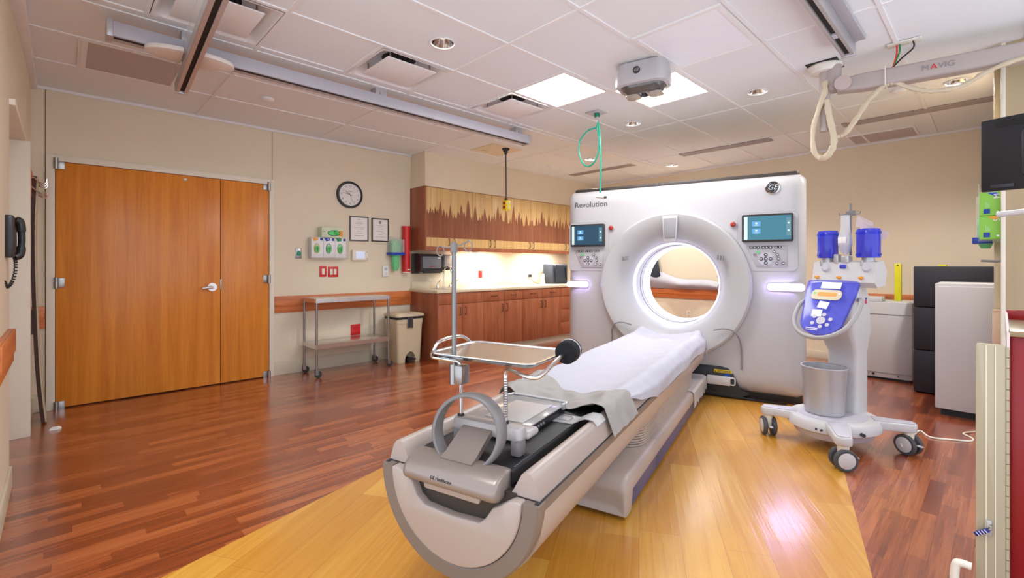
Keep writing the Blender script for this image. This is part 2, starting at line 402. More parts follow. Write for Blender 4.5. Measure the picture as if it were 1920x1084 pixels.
# double door frame
b = B()
b.box(DX0-0.055, DX0, YA-0.028, YA+0.06, 0, DZ+0.055, 0.004); b.box(DX1, DX1+0.05, YA-0.028, YA+0.06, 0, DZ+0.055, 0.004)
b.box(DX0-0.055, DX1+0.05, YA-0.028, YA+0.06, DZ, DZ+0.055, 0.004); struct('trim_5', b, M_trim)
def door_leaf(name, x0, x1, hx, side):
    b = B(); b.box(x0, x1, YA-0.012, YA+0.032, 0.012, DZ-0.004, 0.002)
    d = link(name, b, M_door); d['kind'] = 'structure'; BASE[d] = Vector((0,0,0)); FRM[d] = 'W'
    for z in (0.025, 1.085, 2.105):
        b = B(); b.cyl((hx, YA-0.034, z-0.05), (hx, YA-0.034, z+0.045), 0.016, seg=14); b.cyl((hx, YA-0.034, z-0.004), (hx, YA-0.034, z+0.0), 0.018, seg=14)
        b.box(hx, hx+side*0.055, YA-0.022, YA-0.010, z-0.045, z+0.04, 0.003); part('hinge', b, M_steelb, d)
    return d
d1 = door_leaf('door_1', DX0+0.004, 1.178, DX0+0.006, 1)
b = B(); b.cyl((1.105, YA-0.012, 1.01), (1.105, YA-0.028, 1.01), 0.042, seg=28); b.cyl((1.105, YA-0.02, 1.01), (1.105, YA-0.06, 1.01), 0.012)
b.tube([(1.105, YA-0.06, 1.01), (1.06, YA-0.062, 1.008), (1.015, YA-0.055, 1.0)], [0.014, 0.013, 0.011], seg=10); part('lever_handle', b, mat('satin_nickel', (0.8, 0.78, 0.76), 0.3, metal=0.7), d1)
b = B(); b.cyl((0.877, YA-0.012, 2.083), (0.877, YA-0.02, 2.083), 0.014); part('viewer_cap', b, M_steelb, d1)
d2 = door_leaf('door_2', 1.184, DX1-0.004, DX1-0.006, -1)
b = B(); b.box(1.178, 1.19, YA-0.016, YA, 0.98, 1.09, 0.001); part('strike_plate', b, M_steelb, d2)
# handrail boards and skirting
def rail(name, x0, x1, y0, y1):
    b = B(); b.box(x0, x1, y0, y1, 0.70, 0.885, 0.003)
    dx = 0.008
    if x1-x0 > y1-y0: b.box(x0+0.001, x1-0.001, y0-dx if y1 > 5 else y0, y1 if y1 > 5 else y1+dx, 0.765, 0.885, 0.003)
    else: b.box(x0-dx, x1, y0+0.001, y1-0.001, 0.765, 0.885, 0.003)
    struct(name, b, M_cherryh)
rail('trim_6', DX1+0.052, 3.447, YA-0.022, YA+0.001)
rail('trim_7', -0.189, DX0-0.06, YA-0.022, YA+0.001)
M_cherryh = wood('cherry_rail_far', (0.48, 0.12, 0.032), (0.70, 0.23, 0.07), (16, 0.9, 16), 0.38)
rail('trim_8', XB-0.022, XB+0.001, -0.03, 4.95)
b = B(); b.box(-0.215, -0.19, 2.9, 3.72, 0.715, 0.89, 0.004); b.box(-0.19, -0.182, 2.9, 3.71, 0.77, 0.89, 0.003); struct('trim_9', b, M_cherryh)
b = B(); b.box(4.62, 5.0, -0.036, 0.02, 0.69, 0.905, 0.006); struct('trim_10', b, mat('rail_end_cap', (0.62, 0.44, 0.30), 0.5))
b = B(); b.box(-0.19, -0.15, 5.15, 5.27, 0.70, 0.88, 0.004); struct('trim_11', b, mat('mauve_cap', (0.42, 0.19, 0.20), 0.5))
def base(name, *boxes):
    b = B()
    for bb in boxes: b.box(*bb, 0.003)
    struct(name, b, mat('vinyl_base', (0.66, 0.60, 0.46), 0.5))
base('baseboard_left', (-0.19, DX0-0.06, YA-0.01, YA, 0, 0.15), (DX1+0.055, 3.45, YA-0.01, YA, 0, 0.15))
base('baseboard_back', (XB-0.01, XB, -0.03, YA, 0, 0.10))
base('baseboard_entry', (-0.19, -0.178, 4.91, YA-0.01, 0, 0.12), (-0.212, -0.20, 2.55, 3.80, 0, 0.12))

# ------------------------------------------------------------------ ceiling
GX = [-0.24, 0.97, 2.19, 3.41, 4.66, 6.04]
GY = [-1.36, -0.75, -0.14, 0.47, 1.08, 1.70, 2.31, 2.92, 3.53, 4.20, 4.84]
LIGHTS_ON = [(2.815, 3.395, 2.335, 2.905), (3.425, 4.035, 1.72, 2.295)]
DIFF = [(1.60, 2.175, 2.94, 3.515), (2.83, 3.40, 2.94, 3.515), (0.375, 0.955, 2.94, 3.515)]
DOWN = [(1.857, 2.604), (4.346, 1.435), (4.374, 2.682), (5.389, 3.991), (6.621, 3.393), (5.286, 0.218)]
holes = [r for r in LIGHTS_ON + DIFF]
dl = [(x-0.09, x+0.09, y-0.09, y+0.09) for x, y in DOWN]
xs = sorted({X0, XB+0.02, *[v for r in holes+dl for v in r[:2]]}); ys = sorted({Y0, YA+0.02, *[v for r in holes+dl for v in r[2:]]})
t = bmesh.new()
def quad(x0, x1, y0, y1):
    t.faces.new([t.verts.new(p) for p in ((x0,y0,H+0.004),(x0,y1,H+0.004),(x1,y1,H+0.004),(x1,y0,H+0.004))])
for i in range(len(xs)-1):
    for j in range(len(ys)-1):
        cx, cy = (xs[i]+xs[i+1])/2, (ys[j]+ys[j+1])/2
        if any(r[0] < cx < r[1] and r[2] < cy < r[3] for r in holes+dl): continue
        quad(xs[i], xs[i+1], ys[j], ys[j+1])
for x, y in DOWN:
    N = 32
    for k in range(N):
        a0, a1 = 2*PI*k/N, 2*PI*(k+1)/N
        sq = lambda a: (x+0.09*cos(a)/max(abs(cos(a)), abs(sin(a))), y+0.09*sin(a)/max(abs(cos(a)), abs(sin(a))), H+0.004)
        ci = lambda a: (x+0.075*cos(a), y+0.075*sin(a), H+0.004)
        t.faces.new([t.verts.new(p) for p in (sq(a1), sq(a0), ci(a0), ci(a1))])
bmesh.ops.remove_doubles(t, verts=t.verts, dist=1e-4)
b = B(); b.merge(t); b.box(X0, XB+0.1, Y0, YA+0.1, 3.02, 3.08)  # unseen upper slab added to keep light from leaking past the tiles
struct('ceiling', b, M_tile)
b = B()
def tee(x0, x1, y0, y1): b.box(x0, x1, y0, y1, H-0.003, H+0.0045)
for x in [-0.24] + GX[1:]: tee(x-0.012, x+0.012, Y0, YA)
for y in GY: tee(X0, XB, y-0.012, y+0.012)
tee(X0, XB, 3.60, 3.76)
for x, y0, y1 in ((2.805, 2.32, 3.53), (1.585, 2.92, 3.53), (0.36, 2.92, 3.53), (4.047, 1.71, 2.31), (5.4, 0.47, 1.08), (0.09, 4.2, 4.84)): tee(x-0.012, x+0.012, y0, y1)
for x0, x1, y0, y1 in LIGHTS_ON:
    tee(x0-0.012, x0+0.002, y0, y1); tee(x1-0.002, x1+0.012, y0, y1)
struct('trim_12', b, M_grid)
b = B(); b.box(-0.222, -0.15, 2.55, YA, H-0.035, H+0.003, 0.004); b.box(-0.19, 3.45, YA-0.02, YA, H-0.02, H+0.003); b.box(XB-0.02, XB, -0.03, 5.23, H-0.02, H+0.003)
struct('trim_13', b, M_grid)

def ceiling_panel(x0, x1, y0, y1, label, m, lit):
    t = thing('ceiling_light', label, 'light', ((x0+x1)/2, (y0+y1)/2, H), group=None)
    b = B()
    for r in ((x0-0.006, x0+0.012, y0, y1), (x1-0.012, x1+0.006, y0, y1), (x0, x1, y0-0.006, y0+0.012), (x0, x1, y1-0.012, y1+0.006)): b.box(*r, H-0.004, H+0.02)
    part('frame', b, M_grid, t)
    b = B(); b.box(x0+0.008, x1-0.008, y0+0.008, y1-0.008, H+0.002, H+0.012); part('diffuser', b, m, t)
ceiling_panel(*LIGHTS_ON[0], 'lit square ceiling light left of the ceiling camera, above the green hose', M_panel, True)
ceiling_panel(*LIGHTS_ON[1], 'lit square ceiling light partly hidden behind the ceiling camera', M_panel, True)
# unlit flush panel
t = thing('ceiling_light', 'unlit pale rectangular ceiling light panel right of the ceiling camera', 'light', (3.0, 1.38, H))
b = B(); 
for r in ((2.72, 2.75, 1.10, 1.68), (3.37, 3.40, 1.10, 1.68), (2.72, 3.40, 1.10, 1.13), (2.72, 3.40, 1.65, 1.68)): b.box(*r, H-0.010, H+0.003)
part('frame', b, M_grid, t)
b = B(); b.box(2.745, 3.375, 1.125, 1.655, H-0.006, H+0.002); part('diffuser', b, mat('unlit_diffuser', (0.86, 0.89, 0.95), 0.5), t)

DLAB = ['chrome recessed downlight nearest the camera, beside the ceiling vents', 'chrome recessed downlight left of the ceiling arm mount', 'small recessed downlight right of the green hose mount',
        'small recessed downlight seen through the green hose loop', 'tiny recessed downlight above the scanner by the far wall', 'chrome recessed downlight below the ceiling arm, near the right wall']
for (x, y), lb in zip(DOWN, DLAB):
    t = thing('recessed_downlight', lb, 'light', (x, y, H), group='recessed downlights in the tiled ceiling')
    b = B(); b.lathe([(0.075, 0.004), (0.088, 0.002), (0.090, -0.004), (0.078, -0.006), (0.074, 0.0)], (x, y, H), seg=32, cap=False); part('trim_ring', b, M_grid, t)
    b = B(); b.lathe([(0.075, 0.002), (0.062, 0.07), (0.05, 0.14), (0.0, 0.141)], (x, y, H), seg=24, cap=False); part('reflector', b, M_lens, t)
    b = B(); b.sphere((x, y, H+0.095), 0.032, 12, 8); part('bulb', b, mat('bulb_glass', (0.9, 0.86, 0.8), 0.2, emit=(1, 0.88, 0.72), estr=2.5), t)
FLAB = ['square ceiling air diffuser beside the long beam, left of the chrome downlight', 'small looking square air diffuser next to the lit ceiling light', 'square air diffuser at the top left, half behind the lift rail']
for (x0, x1, y0, y1), lb in zip(DIFF, FLAB):
    t = thing('air_diffuser', lb, 'vent', ((x0+x1)/2, (y0+y1)/2, H), group='square ceiling air diffusers')
    cx, cy = (x0+x1)/2, (y0+y1)/2
    rr = lambda h, r: [(cx+u, cy+v) for u, v in rrect(-h, h, -h, h, r, 4)]
    b = B(); b.loft([[(u, v, z) for u, v in rr(h, r)] for h, r, z in ((0.288, 0.004, H-0.004), (0.275, 0.05, H-0.004), (0.265, 0.06, H+0.01), (0.20, 0.12, H+0.075), (0.13, 0.12, H+0.10), (0.02, 0.01, H+0.10))], cap=False)
    part('frame', b, M_grid, t)
    b = B(); b.lathe([(0.13, H+0.098), (0.0001, H+0.099)], (cx, cy, 0), seg=24); part('duct_opening', b, M_slot, t)
    b = B(); b.box(cx-0.205, cx+0.205, cy-0.205, cy+0.205, H-0.012, H-0.004, 0.002); part('face_plate', b, M_grid, t)
    for sx, sy in ((1,1), (-1,1), (1,-1), (-1,-1)):
        b = B(); b.cyl((cx+sx*0.17, cy+sy*0.17, H-0.005), (cx+sx*0.17, cy+sy*0.17, H+0.07), 0.006, seg=8); part('hanger', b, M_steelb, t)
def linear_vent(x, y0, y1, lb):
    t = thing('linear_vent', lb, 'vent', (x, (y0+y1)/2, H), group='long slot vents along the far ceiling edge')
    b = B(); b.box(x-0.075, x+0.075, y0, y1, H-0.002, H+0.003); part('backing', b, M_slot, t)
    for k in range(5):
        xx = x-0.068+k*0.034
        b = B(); b.box(xx-0.009, xx+0.009, y0, y1, H-0.008, H-0.001); part('slat', b, mat('vent_slat', (0.42, 0.36, 0.35), 0.6), t)
linear_vent(6.10, 1.865, 2.99, 'long slot vent in the ceiling above the middle of the scanner')
linear_vent(6.14, 3.755, 4.93, 'long slot vent in the ceiling above the left corner of the scanner')
linear_vent(6.05, 0.0, 1.147, 'long slot vent in the ceiling behind the suspension arm sleeve')
def grille(x0, x1, y0, y1, lb):
    t = thing('return_grille', lb, 'vent', ((x0+x1)/2, (y0+y1)/2, H))
    b = B()
    for r in ((x0-0.02, x0+0.01, y0, y1), (x1-0.01, x1+0.02, y0, y1), (x0, x1, y0-0.01, y0+0.01), (x0, x1, y1-0.01, y1+0.01)): b.box(*r, H-0.006, H+0.003)
    part('frame', b, M_grid, t)
    b = B(); b.box(x0, x1, y0, y1, H-0.003, H+0.003); part('perforated_sheet', b, M_grille, t)
grille(0.115, 0.66, 4.225, 4.82, 'grey perforated return grille in the ceiling by the double doors')
grille(6.64, 7.12, 0.62, 1.22, 'grey perforated return grille at the far wall under the slot vent')
for x, y, lb in ((1.337, 4.569, 'white round detector on the ceiling beyond the long beam'), (5.363, 4.71, 'faint white round detector on the ceiling beside the hanging cord'), (5.19, 0.58, 'white round detector on the ceiling under the suspension arm')):
    b = B(); b.lathe([(0.052, 0.003), (0.052, -0.012), (0.04, -0.022), (0.0, -0.024)], (x, y, H), seg=24); solo('ceiling_detector', b, M_grid, lb, 'detector', (x, y, H))

# ================================================================== CT GANTRY (T frame: x = along table, y = left)
GL, GZ = 0.992, 1.04
GY0, GY1, GZ0, GZ1 = -0.135, 2.12, 0.055, 2.045
def sdrr(p, q, ins, r):
    hx, hz = (GY1-GY0)/2-ins, (GZ1-GZ0)/2-ins
    x, z = abs(p-(GY0+GY1)/2)-hx+r, abs(q-(GZ0+GZ1)/2)-hz+r
    return min(max(x, z), 0)+math.hypot(max(x, 0), max(z, 0))-r
NG = 160
def outline(ins, r=0.055):
    o = []
    for i in range(NG):
        a = 2*PI*i/NG; lo, hi = 0, 2.0
        for _ in range(40):
            m = (lo+hi)/2
            if sdrr(GL+m*cos(a), GZ+m*sin(a), ins, r) > 0: hi = m
            else: lo = m
        o.append((GL+lo*cos(a), GZ+lo*sin(a)))
    return o
def circ(r, zc=None):
    zc = GZ if zc is None else zc
    return [(GL+r*cos(2*PI*i/NG), zc+r*sin(2*PI*i/NG)) for i in range(NG)]
def secs(lst): return [[(a, u, v) for u, v in o] for a, o in lst]
g = thing('ct_gantry', 'large white scanner gantry with a glowing round bore in the middle of the room', 'medical scanner', (5.2, GL, 0), 'T')
b = B()
b.loft(secs([(5.76, circ(0.62)), (5.76, outline(0.10)), (5.70, outline(0.01)), (5.62, outline(0)), (4.90, outline(0)), (4.84, outline(0.008)), (4.795, outline(0.032)), (4.765, outline(0.075)), (4.752, outline(0.12)), (4.75, outline(0.18)), (4.75, circ(0.70))]), cap=False)
part('front_shell', b, M_white, g)
b = B()
b.loft(secs([(4.765, circ(0.715)), (4.735, circ(0.715)), (4.695, circ(0.708)), (4.682, circ(0.69)), (4.685, circ(0.665)), (4.705, circ(0.60)), (4.75, circ(0.52)), (4.81, circ(0.462)), (4.87, circ(0.43)), (4.93, circ(0.415))]), cap=False)
part('bezel_ring', b, mat('bezel_white', (0.44, 0.425, 0.425), 0.35, var=0.015), g)
b = B(); b.loft(secs([(4.955, circ(0.408)), (5.50, circ(0.405)), (5.58, circ(0.42)), (5.66, circ(0.48)), (5.755, circ(0.63))]), cap=False)
tun = part('bore_tunnel', b, M_white2, g)
b = B(); b.loft(secs([(5.22, circ(0.4055)), (5.225, circ(0.400)), (5.50, circ(0.401)), (5.505, circ(0.4065))]), cap=False); part('ring_light', b, M_ledring, g, 'glowing light band inside the bore')
b = B(); b.loft(secs([(4.895, circ(0.426)), (4.897, circ(0.420)), (4.93, circ(0.409)), (4.95, circ(0.406)), (4.955, circ(0.410))]), cap=False); part('ring_light', b, mat('lip_light', (0.8, 0.8, 0.85), 0.4, emit=(0.66, 0.72, 1.0), estr=0.95), g, 'glowing lip of the bore')
b = B(); b.loft(secs([(5.10, circ(0.4065)), (5.104, circ(0.4025)), (5.112, circ(0.4025)), (5.116, circ(0.4065))]), cap=False); part('scan_window_seam', b, M_greyink, tun)
b = B(); b.loft(secs([(5.20, circ(0.4065)), (5.203, circ(0.4025)), (5.209, circ(0.4025)), (5.212, circ(0.4065))]), cap=False); part('scan_window_seam', b, M_greyink, tun)
for aa in (168, 180, 196):
    a0 = rad(aa); b = B(); cy, cz = GL-0.401*cos(a0-PI), GZ+0.401*sin(PI-a0)
    b.box(4.99, 5.06, cy-0.004, cy+0.004, cz-0.012, cz+0.012, 0.002); part('laser_slot', b, M_greyink, tun)
# dark cap along the top and dark plinth
b = B(); b.prism(rrect(4.86, 5.60, GY0+0.05, GY1-0.05, 0.05), GZ1-0.02, GZ1+0.03, 'z', 0.008); part('top_cap', b, M_dbrown, g)
b = B(); b.box(4.86, 5.66, GY0+0.03, GY1-0.03, 0.0, 0.10, 0.005); part('plinth', b, M_dbrown, g)
# black dock cover at the foot, either side of the table
b = B()
b.prism([(0.01, 0.012), (0.36, 0.03), (0.30, 0.06), (0.385, 0.10), (0.455, 0.24), (0.48, 0.275), (0.55, 0.29), (1.46, 0.29), (1.56, 0.24), (1.66, 0.05), (1.66, 0.012)], 4.735, 4.78, 'x', 0.006)
part('dock_cover', b, M_black, g)
b = B(); b.prism([(0.36, 0.055), (0.44, 0.235), (0.66, 0.235), (0.66, 0.055)], 4.725, 4.74, 'x', 0.004); part('dock_panel', b, M_rubber, g)
b = B(); b.box(4.69, 4.735, 0.46, 0.66, 0.125, 0.205, 0.008); part('pedal_box', b, M_white2, g)
b = B(); b.tube([(4.71, 0.46, 0.135), (4.71, 0.425, 0.137), (4.71, 0.425, 0.193), (4.71, 0.46, 0.195)], 0.006, sub=3); part('pull_handle', b, M_white2, g)
b = B(); b.box(4.722, 4.728, 0.45, 0.60, 0.235, 0.262); wl = part('warning_label', b, M_yellow, g, 'yellow warning label')
b = B(); b.prism([(0.583, 0.239), (0.597, 0.239), (0.59, 0.257)], 4.7205, 4.7225, 'x'); part('warning_triangle', b, M_ink, wl)
for k in range(2):
    b = B(); b.box(4.7205, 4.7225, 0.46, 0.575, 0.251-k*0.010, 0.255-k*0.010); part('print_line', b, M_ink, wl)
b = B(); b.box(4.722, 4.728, 0.465, 0.515, 0.205, 0.232); part('blue_label', b, M_navy, g, 'small blue label')
# grey cable arcs framing the docking panel
for yy in (lambda y: y, lambda y: 2*GL-0.02-y):
    b = B(); b.tube([(4.742, yy(0.37), 0.28), (4.742, yy(0.37), 0.42), (4.735, yy(0.375), 0.50), (4.70, yy(0.385), 0.56), (4.672, yy(0.41), 0.615), (4.668, yy(0.45), 0.645), (4.668, yy(0.52), 0.652), (4.672, yy(0.60), 0.632)], 0.0065, sub=6); part('dock_edge', b, M_greyink, g)
# camera bracket at the top of the bezel
b = B(); b.prism([(GL-0.075, 1.715), (GL+0.075, 1.715), (GL+0.06, 1.46), (GL-0.06, 1.46)], 4.665, 4.705, 'x', 0.01); cb = part('camera_bracket', b, M_white, g)
b = B(); b.prism([(GL-0.058, 1.69), (GL+0.058, 1.69), (GL+0.048, 1.50), (GL-0.048, 1.50)], 4.655, 4.668, 'x', 0.004); part('bracket_panel', b, mat('bracket_panel_grey', (0.27, 0.26, 0.27), 0.35), cb)
# bezel slots
for s_ in (1, -1):
    for k in range(3):
        y = GL+s_*(0.425+k*0.022); z = GZ+0.27-k*0.004
        b = B(); b.box(4.70-0.012, 4.70+0.02, y-0.005, y+0.005, z-0.025, z+0.02, 0.002); part('speaker_slot', b, M_greyink, g)
# red emergency buttons
for y, z in ((1.60, 1.625), (0.44, 1.61)):
    b = B(); b.cyl((4.752, y, z), (4.738, y, z), 0.032, seg=24); eb = part('button_collar', b, M_white, g)
    b = B(); b.lathe([(0.024, 0), (0.024, 0.008), (0.015, 0.014), (0.0, 0.015)], (4.738, y, z), (-1, 0, 0), 20); part('emergency_button', b, M_redled, eb, 'red emergency button')
# displays
def display(y0, y1, z0, z1, teal):
    ym = (y0+y1)/2
    b = B(); b.loft([[(a, y, z) for y, z in rrect(y0-0.035, y1+0.035, z0-0.26, z1+0.02, 0.05, 5)] for a, in ((4.752,), (4.747,), )]); pn = part('control_panel', b, M_white, g)
    b = B(); b.loft([[(a, y, z) for y, z in rrect(y0-0.037-e, y1+0.037+e, z0-0.262-e, z1+0.022+e, 0.052, 5)] for a, e in ((4.7505, 0.0), (4.7485, 0.0))]); part('panel_seam', b, M_greyink, pn)
    b = B(); b.prism(rrect(y0, y1, z0, z1, 0.012, 4), 4.700, 4.75, 'x', 0.003); s = part('display', b, M_frame_black, g)
    m = M_scr1 if teal else M_scr2
    b = B(); b.box(4.698, 4.702, y0+0.016, y1-0.016, z0+0.017, z1-0.017); part('screen', b, m, s)
    b = B(); b.box(4.6965, 4.6985, y1-0.046, y1-0.018, z0+0.02, z1-0.02); part('screen_sidebar', b, M_scrw, s)
    for zt in (z1-0.085, z1-0.15):
        b = B(); b.box(4.6965, 4.6985, y1-0.15, y1-0.083, zt-0.022, zt+0.022); part('screen_icon', b, M_scrb, s)
        b = B(); b.box(4.6955, 4.697, y1-0.125, y1-0.108, zt-0.003, zt+0.012); b.box(4.6955, 4.697, y1-0.135, y1-0.10, zt-0.015, zt-0.011); part('icon_glyph', b, M_scrw, s)
    b = B(); b.box(4.6965, 4.6985, y0+0.018, y0+0.052, z0+0.05, z1-0.04); part('screen_toolbar', b, M_scrg, s)
    for zt in (z1-0.085, z1-0.15):
        b = B(); b.cyl((4.6966, y0+0.035, zt), (4.6955, y0+0.035, zt), 0.008, seg=10); part('icon_glyph', b, M_scrw, s)
    # keypad
    kc = ym+0.01 if teal else ym; zc = z0-0.152
    b = B(); b.prism([(kc-0.165, z0-0.225), (kc+0.075, z0-0.225), (kc+0.155, z0-0.035), (kc-0.165, z0-0.035)], 4.740, 4.749, 'x', 0.003); kp = part('keypad', b, mat('keypad_white', (0.42, 0.40, 0.42), 0.35), g)
    def btn(y, z, r, m=M_ink, w=None, mark=0.0):
        b = B()
        if w: b.box(4.734, 4.741, y-w, y+w, z-r, z+r, 0.001)
        else: b.cyl((4.741, y, z), (4.734, y, z), r, seg=14)
        k = part('button', b, m, kp)
        if mark:
            b = B(); b.box(4.7325, 4.7345, y-mark, y+mark, z-mark*0.8, z+mark*0.8); part('button_mark', b, M_card, k)
    for yy in (0.118, 0.088, 0.060, 0.020, -0.008, -0.036, -0.080, -0.110): btn(kc+yy, zc+0.103, 0.0085, M_ink, 0.0125, 0.005)
    b = B(); b.cyl((4.742, kc, zc), (4.7375, kc, zc), 0.058, seg=28); part('navigation_pad', b, M_lilac, kp)
    for dy, dz in ((0, 0), (0.037, 0), (-0.037, 0), (0, 0.036), (0, -0.036)): btn(kc+dy, zc+dz, 0.0155, mark=0.007)
    btn(kc+0.062, zc+0.064, 0.013, M_green); btn(kc+0.087, zc+0.038, 0.013, mat('button_mauve', (0.25, 0.18, 0.2), 0.4))
    for dy, dz in ((-0.066, 0.064), (-0.09, 0.034), (-0.098, 0.0), (-0.086, -0.038), (-0.134, -0.038)): btn(kc+dy, zc+dz, 0.0125, mark=0.007)
display(1.668, 2.045, 1.435, 1.672, False)
display(-0.035, 0.365, 1.443, 1.688, True)
# status light bars
def bar(y0, y1, z):
    b = B(); b.loft([[(a, y, zz) for y, zz in rrect(y0-e, y1+e, z-0.028-e, z+0.028+e, 0.03, 6)] for a, e in ((4.752, 0.008), (4.742, 0.006), (4.74, 0.0))]); h = part('light_housing', b, M_lilac, g)
    b = B(); b.loft([[(a, y, zz) for y, zz in rrect(y0, y1, z-0.023, z+0.023, 0.023, 6)] for a in (4.742, 4.730)]); part('status_light', b, M_led, h, 'glowing white status light')
bar(-0.115, 0.16, 1.04); bar(1.86, 2.10, 1.025)
# lettering and round emblem
text('word_mark', 'Revolution', 0.085, (4.7485, 1.83, 1.885), (0, -1, 0), (0, 0, 1), mat('mark_grey', (0.10, 0.10, 0.105), 0.5), g, 'CENTER', bold=0.0008)
ey, ez = 0.125, 1.925
b = B(); b.lathe([(0.058, 0), (0.058, 0.012), (0.050, 0.016), (0.048, 0.012)], (4.752, ey, ez), (-1, 0, 0), 36, cap=False); em = part('emblem', b, M_steel, g, 'round monogram emblem')
b = B(); b.cyl((4.750, ey, ez), (4.741, ey, ez), 0.049, seg=36); part('emblem_disc', b, M_ink, em)
text('monogram', 'GE', 0.062, (4.7405, ey, ez), (0, -1, 0), (0, 0, 1), M_steel, em, 'CENTER', shear=0.3)
for k in range(4):
    a = rad(45+90*k); b = B()
    b.tube([(4.7395, ey+0.042*cos(a-0.45), ez+0.042*sin(a-0.45)), (4.7395, ey+0.036*cos(a), ez+0.036*sin(a)), (4.7395, ey+0.042*cos(a+0.45), ez+0.042*sin(a+0.45))], 0.002, 6, sub=4); part('swirl', b, M_steel, em)

# ================================================================== SCANNER TABLE
TL = 0.972
tb = thing('scanner_table', 'long beige-white scanner table with black mat and grey hoop, reaching into the gantry', 'medical table', (2.9, TL, 0), 'T')
# floor base: white hood with a rounded nose and slate side panels
def base_sec(a, ztop, ins, zb):
    y0, y1 = 0.668+ins, 2*TL-0.668-ins
    return [(a, y, z) for y, z in ([(y0+0.004, zb), (y0, zb+0.012), (y0, ztop-0.03), (y0+0.010, ztop-0.010), (y0+0.03, ztop), (y1-0.03, ztop), (y1-0.01, ztop-0.01), (y1, ztop-0.03), (y1, zb+0.012), (y1-0.004, zb)])]
b = B()
prof = [(2.212, 0.10, 0.05, 0.05), (2.200, 0.13, 0.022, 0.035), (2.196, 0.15, 0.010, 0.028), (2.203, 0.175, 0.003, 0.022), (2.225, 0.192, 0.0, 0.018), (2.262, 0.20, 0, 0.018), (2.285, 0.20, 0, 0.02), (2.31, 0.20, 0, 0.115), (2.84, 0.20, 0, 0.115), (2.843, 0.196, 0.003, 0.115), (2.848, 0.196, 0.003, 0.115), (2.851, 0.20, 0, 0.115), (4.72, 0.20, 0, 0.115)]
b.loft([base_sec(*p) for p in prof])
part('base_hood', b, M_pinkwhite, tb)
for y0 in (0.682, 2*TL-0.682-0.012):
    for a0, a1 in ((2.27, 2.845), (2.85, 4.70)):
        b = B(); b.box(a0, a1, y0, y0+0.012, 0.015, 0.125, 0.003); part('side_panel', b, M_purple, tb)
b = B(); b.box(2.25, 4.70, 0.70, 2*TL-0.70, 0.0, 0.11); part('chassis', b, M_black, tb)
# bellows: stack of rounded plates
for k in range(10):
    z = 0.202+k*0.0145; e = 0.002*k
    b = B(); b.prism(rrect(2.60+e, 4.30, 0.712, 2*TL-0.712, 0.13-0.004*k, 8), z, z+0.0105, 'z', 0.003)
    part('bellows_plate', b, M_pinkwhite if k < 8 else M_lilac, tb)
b = B(); b.prism(rrect(2.64, 4.28, 0.76, 2*TL-0.76, 0.15, 8), 0.2, 0.345, 'z'); part('bellows_core', b, M_greyink, tb)
b = B(); b.prism(rrect(2.60, 4.22, 0.700, 2*TL-0.700, 0.14, 8), 0.345, 0.385, 'z', 0.008); part('lift_plate', b, M_lilac, tb)
# trough shaped body
def usec(a, depth, hw, ztop=0.470, n=26):
    p = [(a, TL-hw*cos(PI*i/n), ztop-depth*(max(0.0, sin(PI*i/n))**0.92)) for i in range(n+1)]
    return p
b = B()
b.loft([usec(1.292, 0.285, 0.318), usec(1.31, 0.285, 0.318), usec(1.9, 0.275, 0.318), usec(2.15, 0.262, 0.318), usec(4.50, 0.262, 0.318), usec(4.58, 0.25, 0.31)])
part('body', b, M_pinkwhite, tb)
for s_ in (-1, 1):
    y = TL+s_*0.312
    b = B(); b.box(1.256, 4.50, y-0.006, y+0.006, 0.466, 0.506, 0.003); part('side_strip', b, M_taupe, tb)
    b = B(); b.box(1.256, 4.50, y-0.008, y+0.005, 0.5062, 0.5095); part('rail_slot', b, M_ink, tb)
b = B(); b.box(1.272, 4.5, TL-0.308, TL+0.308, 0.46, 0.508); part('deck', b, M_dbrown, tb)
# white bolsters along both edges
def bolster(s_):
    def sec(a, k=1.0):
        pts = [(0.315, 0.509), (0.308, 0.535), (0.298, 0.565), (0.285, 0.583), (0.268, 0.588), (0.252, 0.580), (0.238, 0.555), (0.222, 0.525), (0.212, 0.509)]
        return [(a, TL+s_*y, 0.509+(z-0.509)*k) for y, z in pts]
    b = B(); b.loft([sec(1.275, 0.985), sec(1.285), sec(3.0), sec(4.48), sec(4.5, 0.95)]); part('bolster', b, M_pinkwhite, tb, ang=50)
bolster(1); bolster(-1)
# end cap: D shaped face with notch, taupe rim
def dpt(ang, r): return (TL+r*cos(ang), 0.507-r*sin(ang)*0.985)
n = 48
rim = []
R0, R1 = 0.327, 0.272
def dring(r, a, dz=0.0): return [(a, TL+r*cos(PI*i/n), 0.506-(r-dz)*sin(PI*i/n)) for i in range(n+1)]
b = B()
se = [dring(R0-0.004, 1.30), dring(R0, 1.285), dring(R0, 1.250), dring(R0-0.006, 1.243), dring(R1+0.004, 1.240), dring(R1, 1.243), dring(R1, 1.30)]
b.loft([[s[i] for s in se] for i in range(n+1)], closed=True, cap=True)
part('end_rim', b, M_taupe, tb)
face = [(TL+R1*0.993*cos(PI*i/n), 0.506-R1*0.993*sin(PI*i/n)) for i in range(n+1)]  # left (+) to right (-)
notch = [(TL-0.235, 0.506), (TL-0.200, 0.485), (TL-0.165, 0.465), (TL-0.140, 0.428), (TL-0.115, 0.405), (TL, 0.398), (TL+0.115, 0.405), (TL+0.150, 0.428), (TL+0.172, 0.475), (TL+0.205, 0.490), (TL+0.235, 0.506)]
b = B(); b.prism(face + notch, 1.236, 1.29, 'x', 0.006); part('end_plate', b, M_pinkwhite, tb, ang=50)
b = B(); b.box(1.268, 1.295, TL-0.235, TL+0.235, 0.36, 0.515); part('recess', b, M_dbrown, tb)
